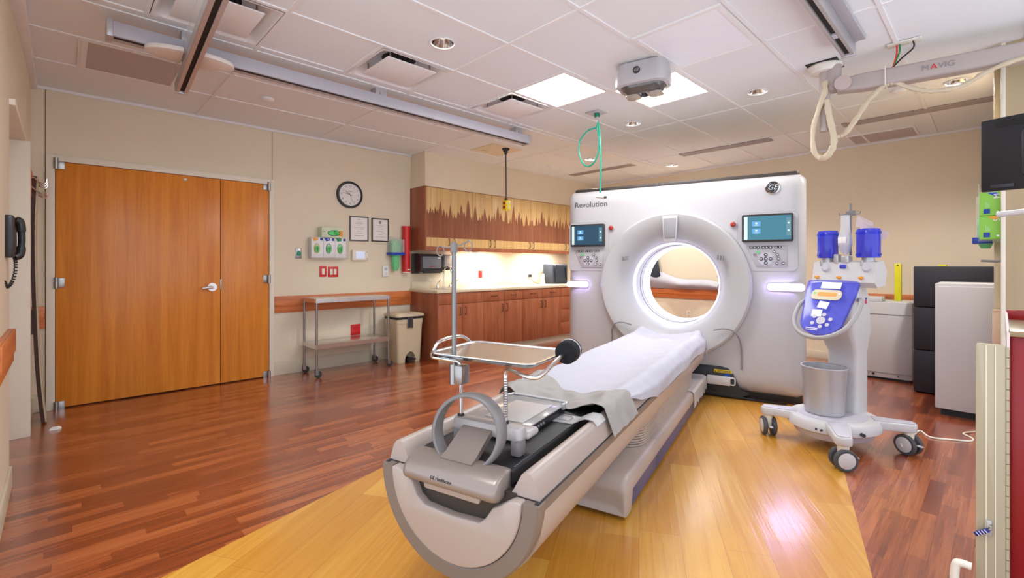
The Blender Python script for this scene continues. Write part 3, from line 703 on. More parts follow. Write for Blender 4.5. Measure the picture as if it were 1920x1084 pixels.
b = B(); b.prism(rrect(TL-0.105, TL+0.135, 0.452, 0.50, 0.012), 1.256, 1.27, 'x', 0.003); part('pull_flap', b, M_pinkwhite, tb)
# taupe hood with lettering
def hood(y, k=1.0):
    pts = [(1.318, 0.556), (1.315, 0.569), (1.295, 0.571), (1.262, 0.567), (1.232, 0.555), (1.214, 0.538), (1.206, 0.512), (1.212, 0.497), (1.235, 0.488), (1.262, 0.490), (1.28, 0.50), (1.318, 0.50)]
    cx, cz = 1.275, 0.533
    return [(cx+(a-cx)*k, y, cz+(z-cz)*k) for a, z in pts]
b = B(); b.loft([hood(TL-0.192, 0.86), hood(TL-0.188, 0.96), hood(TL-0.177), hood(TL+0.177), hood(TL+0.188, 0.96), hood(TL+0.192, 0.86)]); hd = part('end_hood', b, M_taupe2, tb, ang=50)
text('word_mark', 'GE Healthcare', 0.015, (1.2085, TL+0.02, 0.523), (0, -1, 0), (0.25, 0, 1), M_ink, hd)
# black mat
b = B(); b.loft([[(a, y, z) for y, z in rrect(TL-0.198, TL+0.198, 0.512, 0.566, 0.012, 3)] for a in (1.308, 2.07)]); mt = part('mat', b, M_vinyl, tb)
for s_ in (-1, 1):
    b = B()
    for k in range(40):
        a = 1.335+k*0.0145; b.box(a, a+0.009, TL+s_*0.190-0.003, TL+s_*0.190+0.003, 0.5655, 0.5675)
    part('stitching', b, mat('thread_grey', (0.10, 0.10, 0.105), 0.6), mt)
# grey hoop and slanted arm
b = B(); hp = []
for i in range(64):
    t = 2*PI*i/64; ca, sa = cos(t), sin(t)
    R, zc = 0.138, 0.652
    ring = []
    for da, dr in ((-0.024, -0.007), (-0.027, 0.0), (-0.023, 0.007), (0.0, 0.010), (0.023, 0.007), (0.027, 0.0), (0.024, -0.007), (0, -0.008)):
        r = R+dr; ring.append((1.335+da+0.05*(sa)*0.6, TL-0.002+r*ca, zc+r*0.86*sa))
    hp.append(ring)
b.loft(hp, wrap=True); part('hoop', b, M_greyring, tb, ang=60)
b = B()
def arm(a, z, hw, th): return [(a, TL+hw, z), (a, TL-hw, z), (a+th*0.5, TL-hw, z-th), (a+th*0.5, TL+hw, z-th)]
b.loft([arm(1.262, 0.572, 0.066, 0.010), arm(1.29, 0.583, 0.065, 0.016), arm(1.335, 0.612, 0.064, 0.018), arm(1.375, 0.637, 0.063, 0.018), arm(1.40, 0.648, 0.063, 0.018)])
part('support_arm', b, M_taupe2, tb)
# cradle nose going into the bore
b = B(); b.loft([[(a, y, z) for y, z in rrect(TL-w, TL+w, 0.50, zt, 0.03, 4)] for a, w, zt in ((4.3, 0.22, 0.56), (4.55, 0.22, 0.56), (4.64, 0.20, 0.555))]); part('cradle_nose', b, M_white2, tb)
# translucent sheet of protective film over the base near the gantry
b = B(); gr = []
for j in range(13):
    a = 4.02+j*0.055
    row = []
    for y, z in ((TL-0.315, 0.075+0.03*((j*7) % 3)/2), (TL-0.314, 0.13), (TL-0.311, 0.19), (TL-0.295, 0.206), (TL-0.24, 0.207+0.004*(j % 2)), (TL-0.12, 0.206)): row.append((a, y-(0.006*(j % 2) if z < 0.15 else 0), z))
    gr.append(row)
b.sheet(gr, 0.002); solo('film_cover', b, M_film, 'crinkled clear film draped over the table base beside the black dock cover', 'plastic film', (4.35, TL-0.2, 0.206), 'T')

# ------------------------------------------------------------------ linens
def trough(y):   # height of the sheet across the table
    d = abs(y-TL)
    if d < 0.235: return 0.558+0.056*(d/0.235)**2.0
    if d < 0.285: return 0.614-0.010*((d-0.235)/0.05)
    return 0.604
rn = random.Random(3)
wv = [(rn.uniform(3, 9), rn.uniform(4, 14), rn.uniform(0, 6.28), rn.uniform(0.0006, 0.0018)) for _ in range(9)]
def wr(a, y): return sum(h*sin(fa*a+fy*y*2+p) for fa, fy, p, h in wv)
gr = []
NA = 90
for j in range(NA+1):
    a = 2.08+(4.55-2.08)*j/NA
    row = []
    drop = 0.115
    if a < 2.75: drop = 0.02+0.105*max(0, min(1, (a-2.28)/0.45))
    drop += 0.008*sin(a*9)
    fo = max(0.0, min(1.0, (a-2.16)/0.2)); drop = 0.004+(drop-0.004)*fo
    far = max(0, (a-4.38)/0.17)
    for s in range(-30, 31):
        t = s/30.0
        if abs(t) <= 0.72:
            y = TL+t/0.72*0.292; z = trough(y)+wr(a, y)+0.0042*sin(34*(a+0.45*abs(y-TL))+2*sin(3*a))*(1-(abs(t)/0.72)**2)
            if far > 0: z += 0.012*far*abs(sin(11*y+1))+0.014*far
            if abs(t) > 0.57: z += 0.008*sin(PI*(abs(t)-0.57)/0.15)
        else:
            k = (abs(t)-0.72)/0.28; sg = 1 if t > 0 else -1
            y = TL+sg*(0.292+(0.036*min(1, k*2.5)+0.006*sin(7*a+3*k)*k)*(0.1+0.9*fo)); z = 0.603-0.004-drop*k*1.0
        row.append((a, y, z))
    gr.append(row)
for k in range(1, 4): gr.append([(4.55+0.012*k, y, z-0.035*k) for a, y, z in gr[NA]])
b = B(); b.sheet(gr, 0.003); solo('bed_sheet', b, M_sheet, 'white linen sheet spread along the scanner table up to the gantry', 'bed sheet', (3.3, TL, 0.56), 'T', ang=80)
gr = []
for j in range(25):
    u = j/24.0; row = []
    for i in range(41):
        v = i/40.0                       # 0 right edge .. 1 left edge
        y = TL-0.345+0.66*v
        a0 = 1.905+0.16*v**1.5+0.03*sin(5*v); a1 = 2.20+0.10*abs(v-0.45)+0.15*v*0.9+0.02*sin(9*v)
        if v < 0.12: a0 -= 0.0; a1 += 0.02
        a = a0+(a1-a0)*u
        d = abs(y-TL)
        z = trough(min(max(y, TL-0.292), TL+0.292))+0.014
        if d > 0.292: z = 0.618-(d-0.292)*2.0
        z += 0.005*sin(9*u+14*v)+0.004*sin(31*v-8*u)+0.003*sin(23*u+5*v)+abs(wr(a*2, y))*1.2
        row.append((a, y, z))
    gr.append(row)
b = B(); b.sheet(gr, 0.003); solo('table_cloth', b, M_grey_cloth, 'rumpled grey cloth laid across the table at the foot of the white sheet', 'cloth', (2.1, TL, 0.59), 'T', ang=80)
# clear flap resting over the mat edge
gr = []
for j in range(7):
    a = 1.80+0.10*j/6; row = []
    for i in range(15):
        y = TL-0.045-0.255*i/14; d = TL-y
        z = 0.571 if d < 0.19 else (0.571+0.028*min(1, (d-0.19)/0.05) if d < 0.28 else 0.599-(d-0.28)*1.2)
        row.append((a+0.02*i/14, y, z))
    gr.append(row)
b = B(); b.sheet(gr, 0.003); t = solo('arm_guard', b, M_film, 'clear grey plastic flap lying on the edge of the black mat', 'plastic guard', (1.85, TL-0.17, 0.575), 'T')
b = B(); b.tube([(1.825, TL-0.07, 0.575), (1.885, TL-0.07, 0.575), (1.885, TL-0.16, 0.575), (1.87, TL-0.17, 0.575), (1.825, TL-0.17, 0.575)], 0.0016, 6, closed=True, sub=0); part('pocket_outline', b, M_greyink, t)

# ================================================================== ON THE TABLE
# instrument tray stand
ts = thing('tray_stand', 'steel instrument tray on two rods with a round black knob over the table foot', 'tray stand', (1.42, TL, 0.567), 'T')
b = B(); b.loft([[(a, y, z) for a, y in rrect(1.395-e, 1.455+e, 0.795-e, 1.092+e, 0.02, 4)] for z, e in ((0.622, -0.004), (0.628, 0), (0.655, 0), (0.664, -0.004), (0.667, -0.012))])
part('bracket', b, mat('bracket_grey', (0.42, 0.38, 0.37), 0.35), ts)
for y0, y1 in ((0.80, 0.838), (1.05, 1.09)):
    b = B(); b.box(1.40, 1.45, y0, y1, 0.567, 0.625, 0.008); part('clamp_foot', b, M_greyring, ts)
b = B(); b.box(1.44, 1.525, 0.785, 0.90, 0.617, 0.645, 0.014, 3); part('side_wing', b, mat('bracket_grey', (0.42, 0.38, 0.37), 0.35), ts)
PA, PB = (1.42, 1.066), (1.432, 0.876)
for p, top in ((PA, 0.87), (PB, 0.85)):
    b = B(); b.cyl((*p, 0.664), (*p, 0.675), 0.013); part('collar', b, M_black, ts)
b = B(); b.tube([(*PA, 0.665), (*PA, 0.80), (*PA, 0.845), (1.415, 1.075, 0.868), (1.40, 1.10, 0.876), (1.40, 1.16, 0.878), (1.405, 1.195, 0.880), (1.43, 1.205, 0.905), (1.465, 1.205, 0.930), (1.56, 1.208, 0.935), (1.63, 1.21, 0.925), (1.69, 1.212, 0.892), (1.70, 1.19, 0.876)], 0.0075, 10, sub=5); part('rod', b, M_steel, ts)
b = B(); b.tube([(*PB, 0.665), (*PB, 0.80), (1.432, 0.876, 0.848), (1.425, 0.868, 0.864), (1.40, 0.83, 0.868), (1.375, 0.77, 0.862), (1.372, 0.73, 0.860), (1.395, 0.712, 0.866), (1.46, 0.706, 0.888), (1.53, 0.705, 0.905), (1.58, 0.705, 0.912)], 0.0075, 10, sub=5); part('rod', b, M_steel, ts)
b = B()
for k in range(16): b.cyl((*PB, 0.69+k*0.009), (*PB, 0.6945+k*0.009), 0.0084, seg=12)
part('graduations', b, M_greyring, ts)
b = B(); b.lathe([(0.004, -0.035), (0.036, -0.034), (0.042, -0.028), (0.043, 0.0), (0.043, 0.010)], (1.60, 0.705, 0.915), (1, 0.1, 0.05), 32); b.lathe([(0.043, 0.018), (0.043, 0.03), (0.038, 0.036), (0.0, 0.037)], (1.60, 0.705, 0.915), (1, 0.1, 0.05), 32); kn = part('knob', b, mat('velvet_black', (0.006, 0.006, 0.009), 0.9), ts)
b = B(); b.lathe([(0.042, 0.010), (0.0445, 0.011), (0.0445, 0.017), (0.042, 0.018)], (1.60, 0.705, 0.915), (1, 0.1, 0.05), 32); part('knob_band', b, M_silver, kn)
b = B()
tr = lambda e, z, r: [(a, y, z) for a, y in rrect(1.385+e, 1.695-e, 0.745+e, 1.19-e, r, 6)]
b.loft([tr(-0.012, 0.899, 0.05), tr(-0.012, 0.902, 0.05), tr(0.0, 0.902, 0.045), tr(0.006, 0.898, 0.04), tr(0.022, 0.884, 0.03), tr(0.03, 0.883, 0.028)], cap=False)
b.loft([tr(0.03, 0.883, 0.028), tr(0.14, 0.883, 0.01)]); b.loft([tr(-0.012, 0.8985, 0.05), tr(0.0, 0.8985, 0.045), tr(0.02, 0.880, 0.03), tr(0.03, 0.8785, 0.028)])
part('tray', b, mat('tray_steel', (0.66, 0.69, 0.72), 0.24, metal=1.0, var=0.05, vscale=30), ts)
# serum pole clamped to the stand
ip = thing('iv_pole', 'thin steel pole with two looped hooks, clamped to the tray stand', 'drip pole', (1.415, 1.095, 0.78), 'T')
b = B(); b.cyl((1.415, 1.095, 0.785), (1.415, 1.095, 1.30), 0.0095, seg=18); part('pole', b, mat('pole_steel', (0.24, 0.23, 0.22), 0.4, metal=1.0), ip)
b = B(); b.cyl((1.415, 1.095, 1.285), (1.415, 1.095, 1.318), 0.014, seg=18); b.cyl((1.415, 1.095, 1.318), (1.415, 1.095, 1.325), 0.008); part('pole_cap', b, M_greyring, ip)
b = B(); b.box(1.39, 1.44, 1.040, 1.078, 0.79, 0.86, 0.004); part('clamp_block', b, M_steelb, ip)
b = B(); b.cyl((1.415, 1.095, 0.785), (1.415, 1.095, 0.86), 0.018, seg=20); part('clamp_sleeve', b, M_steelb, ip)
for sg in (1, -1):
    b = B(); c0 = Vector((1.415, 1.095+sg*0.066, 1.290 if sg > 0 else 1.306))
    pts = [(1.415, 1.095, 1.305), (1.415, 1.095+sg*0.03, 1.304+(-0.002 if sg > 0 else 0.008))] + [tuple(c0+Vector((0, 0.018*sin(t)*sg, 0.019*cos(t)))) for t in [k*2*PI/16 for k in range(16)]]
    b.tube(pts, 0.0024, 8, sub=3); part('hook', b, M_greyring, ip)
# flat panel with clear lid
dp = thing('control_pad', 'flat black pad with a clear grey-rimmed lid lying on the mat behind the tray rods', 'control panel', (1.72, 1.01, 0.567), 'T')
b = B(); b.box(1.53, 1.93, 0.865, 1.15, 0.567, 0.604, 0.008); part('body', b, M_black, dp)
b = B(); b.box(1.535, 1.935, 0.862, 1.15, 0.606, 0.612, 0.002); part('clear_lid', b, mat('lid_film', (0.50, 0.48, 0.47), 0.15, alpha=0.8, var=0.15, vscale=12), dp)
b = B(); b.box(1.60, 1.86, 0.90, 1.08, 0.613, 0.615, 0.001); part('paper_sheet', b, mat('grey_paper', (0.52, 0.49, 0.47), 0.5, var=0.12, vscale=15), dp)
b = B(); b.tube([(1.90, 1.155, 0.616), (1.935, 1.145, 0.616), (1.945, 1.12, 0.616), (1.94, 0.88, 0.616), (1.93, 0.862, 0.614), (1.90, 0.858, 0.610)], 0.006, 8, sub=5); part('lid_rim', b, M_silver, dp)
b = B(); b.box(1.885, 1.915, 0.852, 0.866, 0.596, 0.622, 0.003); part('latch', b, M_silver, dp)
b = B(); b.cyl((1.59, 0.865, 0.588), (1.59, 0.857, 0.588), 0.011, seg=16); part('button', b, M_red, dp, 'red button')
for k in range(5):
    b = B(); b.cyl((1.62+k*0.022, 0.865, 0.59), (1.62+k*0.022, 0.860, 0.59), 0.005, seg=10); part('button', b, M_silver, dp)

# ================================================================== CONTRAST INJECTOR (I frame: x = towards its user, y = viewer right)
ij = thing('contrast_injector', 'wheeled contrast injector with blue cylinders and blue tilted console beside the gantry', 'medical injector', (0, 0, 0), 'I')
el = lambda rx, ry, z, n=40: [(-0.02+rx*cos(2*PI*i/n), -0.01+ry*sin(2*PI*i/n), z) for i in range(n)]
b = B(); b.loft([el(0.285, 0.255, 0.125), el(0.300, 0.270, 0.135), el(0.300, 0.270, 0.175), el(0.285, 0.255, 0.196), el(0.22, 0.19, 0.204)]); part('base_deck', b, M_white2, ij)
b = B(); b.loft([el(0.20, 0.17, 0.068), el(0.25, 0.22, 0.078), el(0.278, 0.248, 0.126)]); part('base_pan', b, M_lilac, ij)
b = B(); b.loft([el(0.225, 0.195, 0.2045), el(0.215, 0.185, 0.2065)]); part('deck_inset', b, M_lilac, ij)
for k, (wx, wy) in enumerate(((0.217, -0.33), (0.400, 0.245), (-0.225, 0.34), (-0.40, -0.25))):
    a = math.atan2(wy, wx); r = math.hypot(wx, wy); Mz = Matrix.Rotation(a, 4, 'Z')
    b = B(); b.prism([(0.20, -0.075), (r-0.05, -0.052), (r+0.03, -0.045), (r+0.05, 0), (r+0.03, 0.045), (r-0.05, 0.052), (0.20, 0.075)], 0.150, 0.205, 'z', 0.012, M=Mz); lg = part('leg', b, M_white2, ij)
    b = B(); b.prism([(0.22, -0.055), (r-0.05, -0.040), (r+0.025, -0.032), (r+0.038, 0), (r+0.025, 0.032), (r-0.05, 0.040), (0.22, 0.055)], 0.2045, 0.210, 'z', 0.002, M=Mz); part('leg_cover', b, M_lilac, lg)
    wa = (0.5, -0.25, 0.2, 0.9)[k]+PI/2*0
    ca = Vector((cos(-0.75+0.25*k), sin(-0.75+0.25*k), 0)) if k != 1 else Vector((0.62, 0.78, 0))
    ca = ca.normalized(); ctr = Vector((wx, wy, 0.066))
    b = B(); b.cyl((wx, wy, 0.06), (wx, wy, 0.155), 0.026, 0.034, 18); b.box(wx-0.012, wx+0.012, wy-0.012, wy+0.012, 0.05, 0.1, 0.004); cs = part('caster_fork', b, M_cream, ij)
    for s_ in (1, -1):
        b = B(); b.lathe([(0.045, -0.014), (0.060, -0.014), (0.066, -0.008), (0.066, 0.008), (0.060, 0.014), (0.045, 0.014)], ctr+ca*0.030*s_, ca, 32); wh = part('wheel', b, mat('tyre_grey', (0.07, 0.07, 0.075), 0.5), cs)
        b = B(); b.lathe([(0.0, 0.0155*s_), (0.046, 0.0155*s_), (0.050, 0.013*s_)], ctr+ca*0.030*s_, ca, 28); part('wheel_cap', b, M_white2, cs)
    perp = Vector((-ca.y, ca.x, 0))
    b = B(); b.box(-0.012, 0.012, 0.05, 0.085, 0.05, 0.058, 0.003, M=Matrix.Translation((wx, wy, 0.02)) @ Matrix.Rotation(math.atan2(ca.y, ca.x), 4, 'Z')); part('brake_pedal', b, M_lilac, cs)
for p in ((0.263, 0.03), (0.262, 0.06)):
    b = B(); b.cyl((p[0], p[1], 0.158), (p[0]+0.02, p[1], 0.158), 0.006, seg=10); part('socket', b, M_ink, ij)
b = B(); b.cyl((0.12, 0.215, 0.155), (0.14, 0.245, 0.155), 0.011, seg=14); part('socket', b, M_ink, ij)
# column
def csec(z, x0, x1, y0, y1, r=0.03): return [(x, y, z) for x, y in rrect(x0, x1, y0, y1, r, 4)]
b = B(); b.loft([csec(0.19, -0.28, -0.115, -0.10, 0.095), csec(0.62, -0.28, -0.115, -0.10, 0.095), csec(0.70, -0.28, -0.06, -0.11, 0.105), csec(0.78, -0.27, 0.01, -0.115, 0.125, 0.04), csec(0.90, -0.22, 0.05, -0.11, 0.14, 0.04), csec(1.02, -0.18, 0.03, -0.105, 0.15, 0.04), csec(1.09, -0.13, -0.01, -0.10, 0.15, 0.03)])
part('column', b, M_white2, ij)
b = B(); b.box(-0.12, -0.10, 0.146, 0.151, 0.975, 1.0, 0.001); part('id_label', b, M_pink, ij, 'pink label')
b = B(); b.box(-0.12, -0.10, 0.1465, 0.1515, 1.003, 1.016, 0.001); part('id_label', b, M_navy, ij)
# tilted console
up = Vector((-0.20, 0.0, 0.335)).normalized()
CM = frame_M(Vector((0.112, 0.005, 0.945)), Vector((0, 1, 0)), up)
wide = lambda v: 0.128+0.025*(v/0.2)
def cons(e, w):
    R_ = []
    for v in (0.20, 0.19, 0.12, 0.03, -0.05, -0.10): R_.append((0.158-0.012*max(0, (v-0.185)/0.015)-(0.2-v)*0.11, v))
    for t in range(1, 9):
        a = t*PI/2/8; R_.append((0.125*cos(a)+0.0, -0.10-0.10*sin(a)))
    pts = R_ + [(-u, v) for u, v in R_[-2::-1]] + [(-0.08, 0.208), (0.0, 0.211), (0.08, 0.208)]
    k = 1+e/0.16
    return [(u*k, v*(1+e/0.2), w) for u, v in pts]
b = B(); b.loft([cons(-0.03, -0.055), cons(0.0, -0.03), cons(0.0, 0.0)], M=CM); con = part('console_body', b, mat('console_blue', (0.20, 0.22, 0.62), 0.3, var=0.5, vscale=22), ij)
b = B(); b.loft([cons(0.008, -0.012), cons(0.010, 0.006), cons(0.002, 0.014), cons(-0.02, 0.017)], M=CM); cov = part('blue_cover', b, M_blue2, ij, 'clear blue splash cover')
b = B(); b.loft([[(u, v, w) for u, v in rrect(-0.105, 0.085, 0.052, 0.128, 0.03, 6)] for w in (0.012, 0.021)], M=CM); dd = part('display_bezel', b, M_beige, ij)
b = B(); b.loft([[(u, v, w) for u, v in rrect(-0.065, 0.055, 0.078, 0.108, 0.008, 3)] for w in (0.020, 0.0225)], M=CM); part('lcd', b, M_lcd, dd, 'amber lit display')
for u in (-0.085, 0.07):
    b = B(); b.cyl((u, 0.1, 0.02), (u, 0.1, 0.0225), 0.008, M=CM); part('lamp', b, M_green if u < 0 else M_cream, dd)
for u, v, rot in ((-0.01, 0.012, 0.35), (-0.035, -0.052, 0.55)):
    b = B(); b.box(-0.032, 0.032, -0.026, 0.026, 0.017, 0.019, M=CM @ Matrix.Translation((u, v, 0)) @ Matrix.Rotation(rot-0.5, 4, 'Z')); part('paper_note', b, M_paper, ij)
b = B(); b.box(-0.06, 0.065, 0.14, 0.19, 0.0165, 0.018, M=CM); part('top_label', b, M_paper, ij)
b = B(); b.cyl((0.005, -0.105, 0.016), (0.005, -0.105, 0.021), 0.028, seg=24, M=CM); part('key', b, M_lilac, ij)
for t in (0.3, 1.4, 2.5, 3.7, 4.8, 5.6):
    b = B(); b.cyl((0.005+0.058*cos(t), -0.105+0.045*sin(t), 0.016), (0.005+0.058*cos(t), -0.105+0.045*sin(t), 0.020), 0.013, seg=16, M=CM); part('key', b, M_lilac, ij)
for k in range(2):
    b = B(); b.box(-0.075, 0.0, -0.168-k*0.012, -0.163-k*0.012, 0.0165, 0.0185, M=CM); part('print_line', b, M_paper, ij)
hpts = [(-0.150, 0.075, -0.03), (-0.172, 0.02, -0.005), (-0.175, -0.06, 0.01), (-0.160, -0.14, 0.015), (-0.11, -0.205, 0.015), (-0.02, -0.232, 0.015), (0.07, -0.215, 0.012), (0.145, -0.15, 0.0), (0.18, -0.06, -0.01), (0.19, 0.03, -0.02), (0.178, 0.09, -0.035), (0.15, 0.11, -0.07)]
b = B(); b.tube(hpts, 0.0145, 12, sub=5, M=CM); part('handle', b, mat('handle_grey', (0.40, 0.38, 0.37), 0.4), ij)
# head with three stations
b = B(); b.loft([[(x, y, z) for x, z in [(-0.13, 1.10), (-0.02, 1.085), (0.02, 1.12), (0.005, 1.19), (-0.005, 1.255), (-0.10, 1.265), (-0.15, 1.20)]] for y in (-0.130, -0.122, 0.242, 0.252)]); part('head', b, M_white2, ij)
for yc, rr in ((-0.057, 0.062), (0.19, 0.066)):
    b = B(); b.lathe([(rr*0.96, 1.285), (rr, 1.29), (rr, 1.462), (rr*0.93, 1.476), (0.0, 1.478)], (-0.045, yc, 0), seg=32); sy = part('syringe_shield', b, M_blue, ij, 'blue clear cylinder')
    b = B(); b.cyl((-0.045, yc, 1.287), (-0.045, yc, 1.44), 0.038, seg=24); b.cyl((-0.045, yc, 1.44), (-0.045, yc, 1.47), 0.012, seg=12); part('syringe', b, M_lilac, sy)
    for z in (1.305, 1.45):
        b = B(); b.box(-0.055, -0.035, yc-rr-0.006, yc+rr+0.006, z-0.008, z+0.008, 0.003); part('hinge_tab', b, M_bluestrip, sy)
    b = B(); b.cyl((-0.045, yc, 1.245), (-0.045, yc, 1.29), 0.036, seg=20); b.box(-0.06, 0.0, yc-0.03, yc-0.012, 1.225, 1.27, 0.004); part('syringe_mount', b, M_silver, ij)
    b = B(); b.lathe([(0.026, -0.01), (0.026, 0.012), (0.018, 0.02), (0.0, 0.02)], (-0.005, yc+0.01, 1.215), (1, 0, 0.2), 20); part('valve_knob', b, M_lilac, ij)
for yc in (-0.095, 0.045, 0.175):
    b = B(); b.sphere((0.015, yc, 1.15), 0.012, 10, 6); b.box(0.005, 0.022, yc-0.018, yc+0.012, 1.148, 1.158, 0.002); part('orange_tap', b, M_orange, ij)
b = B(); b.box(-0.06, -0.0, 0.045, 0.095, 1.245, 1.30, 0.008); b.box(-0.05, 0.0, 0.0, 0.03, 1.245, 1.31, 0.006); part('center_mount', b, M_silver, ij)
b = B(); b.cyl((0.0, 0.045, 1.225), (0.0, 0.08, 1.225), 0.014); part('tube_clip', b, M_blue, ij)
b = B(); b.lathe([(0.018, 1.31), (0.034, 1.34), (0.043, 1.38), (0.043, 1.42), (0.030, 1.47), (0.026, 1.50), (0.026, 1.575), (0.0, 1.58)], (-0.03, 0.06, 0), seg=24); bo = part('bottle', b, mat('bottle_clear', (0.75, 0.76, 0.80), 0.12, alpha=0.42), ij, 'clear upside-down bottle')
b = B(); b.box(0.008, 0.0125, 0.035, 0.085, 1.385, 1.425, 0.001); part('bottle_label', b, M_paper, bo)
b = B(); b.lathe([(0.014, 1.315), (0.038, 1.372), (0.0, 1.373)], (-0.03, 0.06, 0), seg=20); part('fluid', b, mat('fluid', (0.5, 0.55, 0.75), 0.15, alpha=0.6), bo)
b = B(); b.cyl((-0.08, 0.07, 1.26), (-0.08, 0.07, 1.66), 0.007, seg=12); b.box(-0.09, -0.07, 0.045, 0.10, 1.575, 1.61, 0.004); part('rod', b, M_greyring, ij)
for s_ in (1, -1):
    b = B(); b.tube([(-0.08, 0.07, 1.588), (-0.07, 0.07+s_*0.045, 1.583), (-0.068, 0.07+s_*0.060, 1.583), (-0.068, 0.07+s_*0.066, 1.60)], 0.004, 8, sub=3); part('hook', b, M_greyring, ij)
for P in ([(-0.10, 0.10, 1.58), (-0.12, 0.19, 1.52), (-0.13, 0.18, 1.47), (-0.10, 0.09, 1.50)], [(-0.105, 0.11, 1.54), (-0.14, 0.27, 1.45), (-0.15, 0.24, 1.40), (-0.11, 0.12, 1.45)], [(-0.10, 0.04, 1.47), (-0.10, -0.02, 1.44), (-0.10, 0.0, 1.36), (-0.10, 0.05, 1.35)]):
    b = B(); b.sheet([[Vector(P[0]), Vector(P[1])], [Vector(P[3]), Vector(P[2])]], 0.0015); part('tag_sheet', b, mat('pink_film', (0.80, 0.68, 0.70), 0.4, alpha=0.35), ij)
# bin on the deck
bn = thing('waste_bin', 'grey oval bin standing on the injector base', 'bin', (0.0, -0.045, 0.205), 'I')
be = lambda r, z, n=40: [(0.03+r*0.95*cos(2*PI*i/n), -0.045+r*sin(2*PI*i/n), z) for i in range(n)]
b = B(); b.loft([be(0.110, 0.207), be(0.118, 0.215), be(0.137, 0.525), be(0.139, 0.53), be(0.134, 0.53), be(0.112, 0.222)]); part('bucket', b, M_silver, bn)
b = B(); b.loft([be(0.137, 0.526), be(0.141, 0.527), be(0.141, 0.533), be(0.134, 0.533)], cap=False); part('bucket_rim', b, M_lilac, bn)
b = B(); b.tube([(3.985, 0.44, 0.10), (3.99, 0.42, 0.03), (4.571, 0.401, 0.006), (4.465, 0.325, 0.006), (4.518, 0.203, 0.006), (4.571, 0.124, 0.006), (4.65, 0.118, 0.006), (4.722, 0.164, 0.006), (4.782, 0.152, 0.006), (4.859, 0.093, 0.006), (4.901, 0.022, 0.006)], 0.006, 8, sub=6); solo('floor_cable', b, M_cream, 'white cord snaking over the dark floor from the injector to the right', 'cord', (4.1, 0.3, 0.0))
b = B(); b.tube([(-0.26, -0.06, 0.60), (-0.30, -0.12, 0.50), (-0.29, -0.16, 0.40), (-0.32, -0.10, 0.32), (-0.29, -0.06, 0.22)], 0.005, 8, sub=5); solo('tubing', b, M_paper, 'white tubing dangling behind the grey oval bin', 'tube', (-0.29, -0.1, 0.22), 'I')

# ================================================================== CABINETS
CF = 4.955      # base cabinet front
UF = 5.235      # wall cabinet front
def pull(b, p0, p1, out=0.028, r=0.0048):
    p0, p1 = Vector(p0), Vector(p1); o = Vector((0, -out, 0)); d = (p1-p0)
    b.tube([p0, p0+o*0.75, p0+o+d*0.10, p1+o-d*0.10, p1+o*0.75, p1], r, 8, sub=4)
def base_unit(x0, x1, doors, drawers, label, full_drawers=0):
    t = thing('base_cabinet', label, 'cabinet', ((x0+x1)/2, CF+0.3, 0), group='base cabinets under the long worktop')
    b = B(); b.box(x0+0.0005, x1-0.0005, CF+0.004, YA-0.002, 0.09, 0.872); part('carcass', b, M_cherry, t)
    b = B(); b.box(x0+0.0005, x1-0.0005, CF+0.03, YA-0.002, 0.0, 0.09); part('plinth', b, mat('vinyl_base', (0.66, 0.60, 0.46), 0.5), t)
    for a, c, hs in doors:
        b = B(); b.box(a+0.0025, c-0.0025, CF-0.016, CF+0.004, 0.095, 0.720, 0.0012); d = part('door', b, M_cherry, t)
        hx = a+0.045 if hs < 0 else c-0.045
        b = B(); pull(b, (hx, CF-0.016, 0.575), (hx, CF-0.016, 0.675)); part('handle', b, M_bronze, d)
    for a, c, hashandle in drawers:
        b = B(); b.box(a+0.0025, c-0.0025, CF-0.016, CF+0.004, 0.726, 0.868, 0.0012); d = part('drawer' if hashandle else 'false_front', b, M_cherry, t)
        if hashandle:
            m = (a+c)/2; b = B(); pull(b, (m-0.05, CF-0.016, 0.80), (m+0.05, CF-0.016, 0.80)); part('handle', b, M_bronze, d)
    for k in range(full_drawers):
        z0 = 0.095+k*0.2095
        b = B(); b.box(x0+0.0025, x1-0.0025, CF-0.016, CF+0.004, z0, z0+0.2045, 0.0012); d = part('drawer', b, M_cherry, t)
        m = (x0+x1)/2; b = B(); pull(b, (m-0.05, CF-0.016, z0+0.13), (m+0.05, CF-0.016, z0+0.13)); part('handle', b, M_bronze, d)
base_unit(3.458, 4.216, [(3.458, 3.839, 1), (3.839, 4.216, -1)], [(3.458, 4.216, False)], 'cherry base cabinet under the sink, with a plain top panel')
base_unit(4.216, 4.975, [(4.216, 4.600, 1), (4.600, 4.975, -1)], [(4.216, 4.600, True), (4.600, 4.975, True)], 'cherry base cabinet with two drawers, right of the sink cabinet')
base_unit(4.975, 5.869, [(4.975, 5.428, 1), (5.428, 5.869, -1)], [(4.975, 5.428, True), (5.428, 5.869, True)], 'wide cherry base cabinet, third from the sink end')
base_unit(5.869, 6.45, [], [(5.869, 6.45, True)], 'cherry drawer cabinet half hidden by the left edge of the gantry', 3)
b = B(); b.box(3.440, 3.458, CF-0.018, YA-0.001, 0.0, 0.872, 0.001); solo('end_panel', b, M_cherry, 'cherry end panel closing the base cabinets beside the pedal bin', 'panel', (3.45, 5.27, 0))
